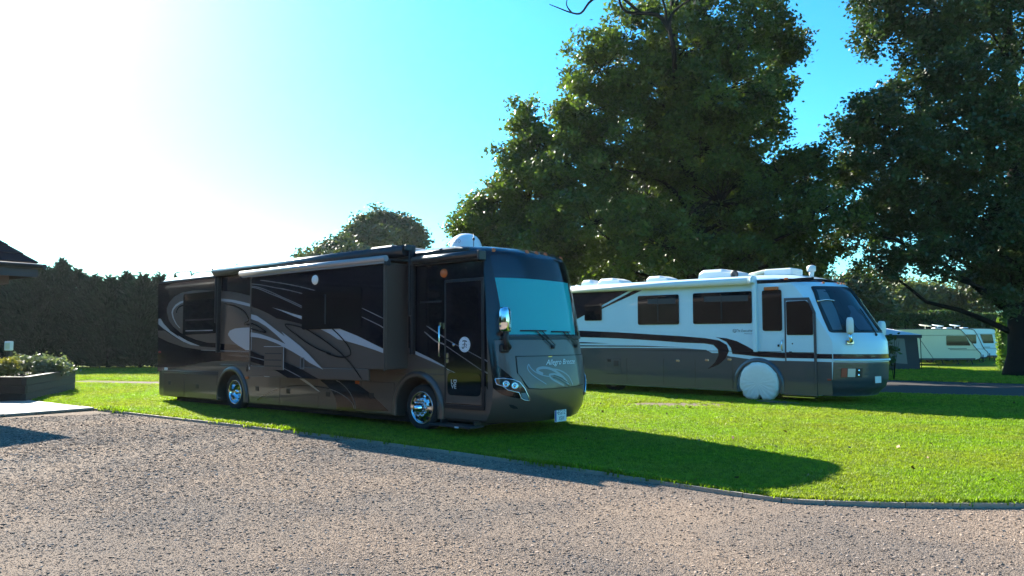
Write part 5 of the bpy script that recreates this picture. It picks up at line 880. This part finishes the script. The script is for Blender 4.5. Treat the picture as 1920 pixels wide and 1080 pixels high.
caravan('farthest white caravan, its slanted front window next to the oak trunk', 1830, 1880, 51.5, 3, 'white', 2.15, 5.2, [[(-1.5, 1.72), (-.75, 1.72), (-.66, 1.22), (-1.3, 1.22)], [(-.50, 1.80), (-.2, 1.75), (-.08, 1.3), (-.36, 1.3)]], .5)
q0 = at(1655, 694, 38.0); q1 = at(1729, 694, 38.0); tn = tagp(empty('awning_tent', (q0.x, 38, 0)), 'dark grey awning tent with a pale roof beside the cream caravan', 'tent')
w = q1.x-q0.x-.08; zt = 1.80; D_ = 3.2
tb_ = MB(); tb_.add([(-1.2, 0, 0), (w, 0, 0), (w-.12, 0, 1.70), (-1.2, 0, 1.70), (w, D_, 0), (w-.05, D_, 1.95), (-1.2, D_, 0), (-1.2, D_, 1.95)], [[0, 1, 2, 3], [1, 4, 5, 2], [4, 6, 7, 5], [6, 0, 3, 7]]); tb_.build('tent_wall', M['tent'], tn)
tr_ = MB(); tr_.add([(-1.3, -.12, 1.66), (w+.08, -.15, 1.70), (w+.0, D_, 2.05), (-.4, D_*.75, 2.20), (-1.3, D_, 2.1)], [[0, 1, 3], [1, 2, 3], [2, 4, 3], [4, 0, 3]]); tr_.build('tent_roof', M['tentl'], tn)
MB().box((w/2-.6, -.13, 1.63), (w+1.3, .03, .16)).build('tent_valance', M['tent'], tn)
MB().add([(.40, -.012, .35), (1.22, -.012, .28), (1.10, -.012, 1.52), (.30, -.012, 1.55)], [[0, 1, 2, 3]]).build('tent_window', M['mesh'], tn)
MB().tube([(w-.1, -.02, 1.66), (w+.75, -.5, 0)], .012, 5).tube([(w+.02, -.05, 1.66), (w+.03, -.05, 0)], .02, 5).build('guy_rope', M['trim'], tn)
# ---------------------------------------------------------------- grass, gravel
def gn_scatter(name, pts, scale, rot, variants, mats, pick, label_kind='stuff', tilt=None):
    me = bpy.data.meshes.new(name); me.vertices.add(len(pts)); me.vertices.foreach_set('co', np.ascontiguousarray(pts, np.float32).ravel())
    for nm, arr, ty in (('sc', scale, 'FLOAT'), ('pk', pick, 'INT')): a = me.attributes.new(nm, ty, 'POINT'); a.data.foreach_set('value', arr)
    a = me.attributes.new('rt', 'FLOAT_VECTOR', 'POINT'); a.data.foreach_set('vector', np.ascontiguousarray(rot, np.float32).ravel())
    o = link(name, me); o['kind'] = label_kind
    col = bpy.data.collections.new(name+'_kinds')
    for v in variants: col.objects.link(v)
    ng = bpy.data.node_groups.new(name, 'GeometryNodeTree'); ng.interface.new_socket('Geometry', in_out='INPUT', socket_type='NodeSocketGeometry'); ng.interface.new_socket('Geometry', in_out='OUTPUT', socket_type='NodeSocketGeometry')
    N = ng.nodes.new; L = ng.links.new
    gi = N('NodeGroupInput'); go = N('NodeGroupOutput'); ip = N('GeometryNodeInstanceOnPoints'); ci = N('GeometryNodeCollectionInfo')
    ci.inputs['Collection'].default_value = col; ci.inputs['Separate Children'].default_value = True; ci.inputs['Reset Children'].default_value = True
    def attr(nm, ty): a = N('GeometryNodeInputNamedAttribute'); a.data_type = ty; a.inputs['Name'].default_value = nm; return a.outputs['Attribute']
    L(gi.outputs[0], ip.inputs['Points']); L(ci.outputs[0], ip.inputs['Instance']); ip.inputs['Pick Instance'].default_value = True
    L(attr('pk', 'INT'), ip.inputs['Instance Index']); L(attr('sc', 'FLOAT'), ip.inputs['Scale'])
    er = N('FunctionNodeEulerToRotation'); L(attr('rt', 'FLOAT_VECTOR'), er.inputs[0]); L(er.outputs[0], ip.inputs['Rotation']); L(ip.outputs[0], go.inputs[0])
    md = o.modifiers.new('scatter', 'NODES'); md.node_group = ng; return o
def unlinked(name, v, f, m):
    me = bpy.data.meshes.new(name); me.from_pydata(v, [], f); me.materials.append(m); return bpy.data.objects.new(name, me)
eX = np.array([p[0] for p in EDGE]); eY = np.array([p[1] for p in EDGE])
def edge_y(x): return np.interp(x, eX, eY)
def polar(n, d0, d1, half, power):   # more points near the viewer, spread over the whole plot
    d = d0*(d1/d0)**(RNG.random(n)**power); a = RNG.uniform(-half, half, n); return d*np.sin(a), d*np.cos(a), d
x, y, d = polar(330000, 7.3, 46, .80, 1.0)
PU_, PV_, PC_ = np.array(PU), np.array(PV), np.array(PC); rel = np.stack([x, y], 1)-PC_; pu = rel@PU_; pvv = rel@PV_
road = ((y > 21.0) & (y < 34) & (x > 8) & (y > 21.2-(x-13.8)*.383) & (y < 29-(x-14.1)*.63))
path = (np.abs(y-(27.8-(x+14)*.38)) < .75) & (x < -4) & (x > -16)
ok = (y > edge_y(x)+.03) & ~((pu > -.05) & (pvv < 3.75) & (pvv > -.02)) & ~((pu > -.02) & (pu < 9) & (pvv > -.02) & (pvv < 8)) & ~road & ~path
bare = np.exp(-(((x-at(1275, 759, 1).x*18.55)/1.5)**2+((y-18.6)/.7)**2))+.6*np.exp(-(((x-at(1180, 757, 1).x*18.9)/1.2)**2+((y-18.9)/.5)**2))
ok &= RNG.random(len(x)) > bare*.93
x, y, d = x[ok], y[ok], d[ok]
n = len(x); patchy = .5+.25*np.sin(x*1.3+np.sin(y*.9)*2)+.25*np.sin(y*2.1+x*.4)
edgeb = np.exp(-((y-edge_y(x))/.16)**2)
def tuft(seed, blades):
    r = random.Random(seed); v = []; f = []
    for _ in range(blades):
        a = r.random()*6.28; q = r.random()*.05; bx, by = q*math.cos(a), q*math.sin(a); h = r.uniform(.022, .05); w = r.uniform(.0035, .006); t = r.random()*6.28; lean = r.uniform(.2, 1.1)*h
        dx, dy = math.cos(t), math.sin(t); o = len(v)
        v += [(bx-dy*w, by+dx*w, -.005), (bx+dy*w, by-dx*w, -.005), (bx+dx*lean*.4+dy*w*.7, by+dy*lean*.4-dx*w*.7, h*.65), (bx+dx*lean*.4-dy*w*.7, by+dy*lean*.4+dx*w*.7, h*.65), (bx+dx*lean, by+dy*lean, h)]
        f += [[o, o+1, o+2, o+3], [o+3, o+2, o+4]]
    return unlinked('grass_tuft', v, f, M['grass'])
sc = np.clip(.66+d*.02, .8, 1.5)*(.7+.5*patchy)*(1+.7*edgeb)*RNG.uniform(.7, 1.25, n)
gn_scatter('grass', np.stack([x, y, np.zeros(n)], 1), sc, np.stack([RNG.normal(0, .1, n), RNG.normal(0, .1, n), RNG.uniform(0, 6.28, n)], 1), [tuft(s, 16) for s in range(4)], None, RNG.integers(0, 4, n).astype(np.int32))
x, y, d = polar(680000, 4.2, 19, .80, .95)
rel = np.stack([x, y], 1)-PC_; pu = rel@PU_; pvv = rel@PV_
ok = (y < edge_y(x)-.04) & ~((pu > -.05) & (pvv > -.03)); x, y, d = x[ok], y[ok], d[ok]; n = len(x)
def stone(seed):
    r = random.Random(seed); bm = bmesh.new(); bmesh.ops.create_icosphere(bm, subdivisions=1, radius=1)
    for v in bm.verts: v.co = Vector((v.co.x*r.uniform(.75, 1.25), v.co.y*.75*r.uniform(.75, 1.2), v.co.z*.34*r.uniform(.7, 1.2)))
    me = bpy.data.meshes.new('stone'); bm.to_mesh(me); bm.free(); me.materials.append(M['stone']); return bpy.data.objects.new('gravel_stone', me)
wear = .5+.25*np.sin(x*.8+1.3*np.sin(y*.7+1))+.25*np.sin(y*1.15-x*.35+np.sin(x*1.7)); keep = RNG.random(n) > .4*np.clip((wear-.45)*2.4, 0, 1)
x, y, d = x[keep], y[keep], d[keep]; n = len(x)
lump = .5+.5*np.sin(x*2.3+1.7*np.sin(y*1.9))*np.sin(y*2.7+x)
sc = (.0042+.005*RNG.random(n)**2+.012*(RNG.random(n) > .975))*(.95+.15*lump)*np.clip(d/8, .85, 1.7)
gn_scatter('gravel', np.stack([x, y, -.03+sc*.2], 1), sc, np.stack([RNG.normal(0, .22, n), RNG.normal(0, .22, n), RNG.uniform(0, 6.28, n)], 1), [stone(s) for s in range(6)], None, RNG.integers(0, 6, n).astype(np.int32))
# bare earth patch, fallen leaves
sheet('bare_patch', [(at(1275, 759, 18.6).x+1.1*math.cos(a)*(1+.15*math.sin(5*a)), 18.6+.75*math.sin(a)*(1+.2*math.sin(3*a))) for a in np.linspace(0, 6.28, 30)[:-1]], .004, M['mud'])
n = 150; x, y, d = polar(n, 8.2, 26, .75, 1); ok = (y > edge_y(x)+.15) & (x > -1); x, y = x[ok], y[ok]; P3 = np.stack([x, y, np.full(len(x), .055)], 1)
v, f = leaf_quads(P3, .05, .8); o = np_mesh('fallen_leaves', v, f, M['dead']); o['kind'] = 'stuff'

# thin scattering volume, added to stand in for lens veiling glare
hz = MB(); hz.box((0, 150, 11.4), (610, 610, 25.2)); hzm = bpy.data.materials.new('glare_veil_volume'); hzm.use_nodes = True; hn_ = hzm.node_tree; hn_.nodes.clear()
pv_ = hn_.nodes.new('ShaderNodeVolumePrincipled'); ho_ = hn_.nodes.new('ShaderNodeOutputMaterial'); hn_.links.new(pv_.outputs[0], ho_.inputs['Volume'])
pv_.inputs['Color'].default_value = (.9, .95, 1, 1); pv_.inputs['Density'].default_value = .00012; pv_.inputs['Anisotropy'].default_value = .45
hzo = hz.build('glare_veil', hzm); hzo['kind'] = 'stuff'
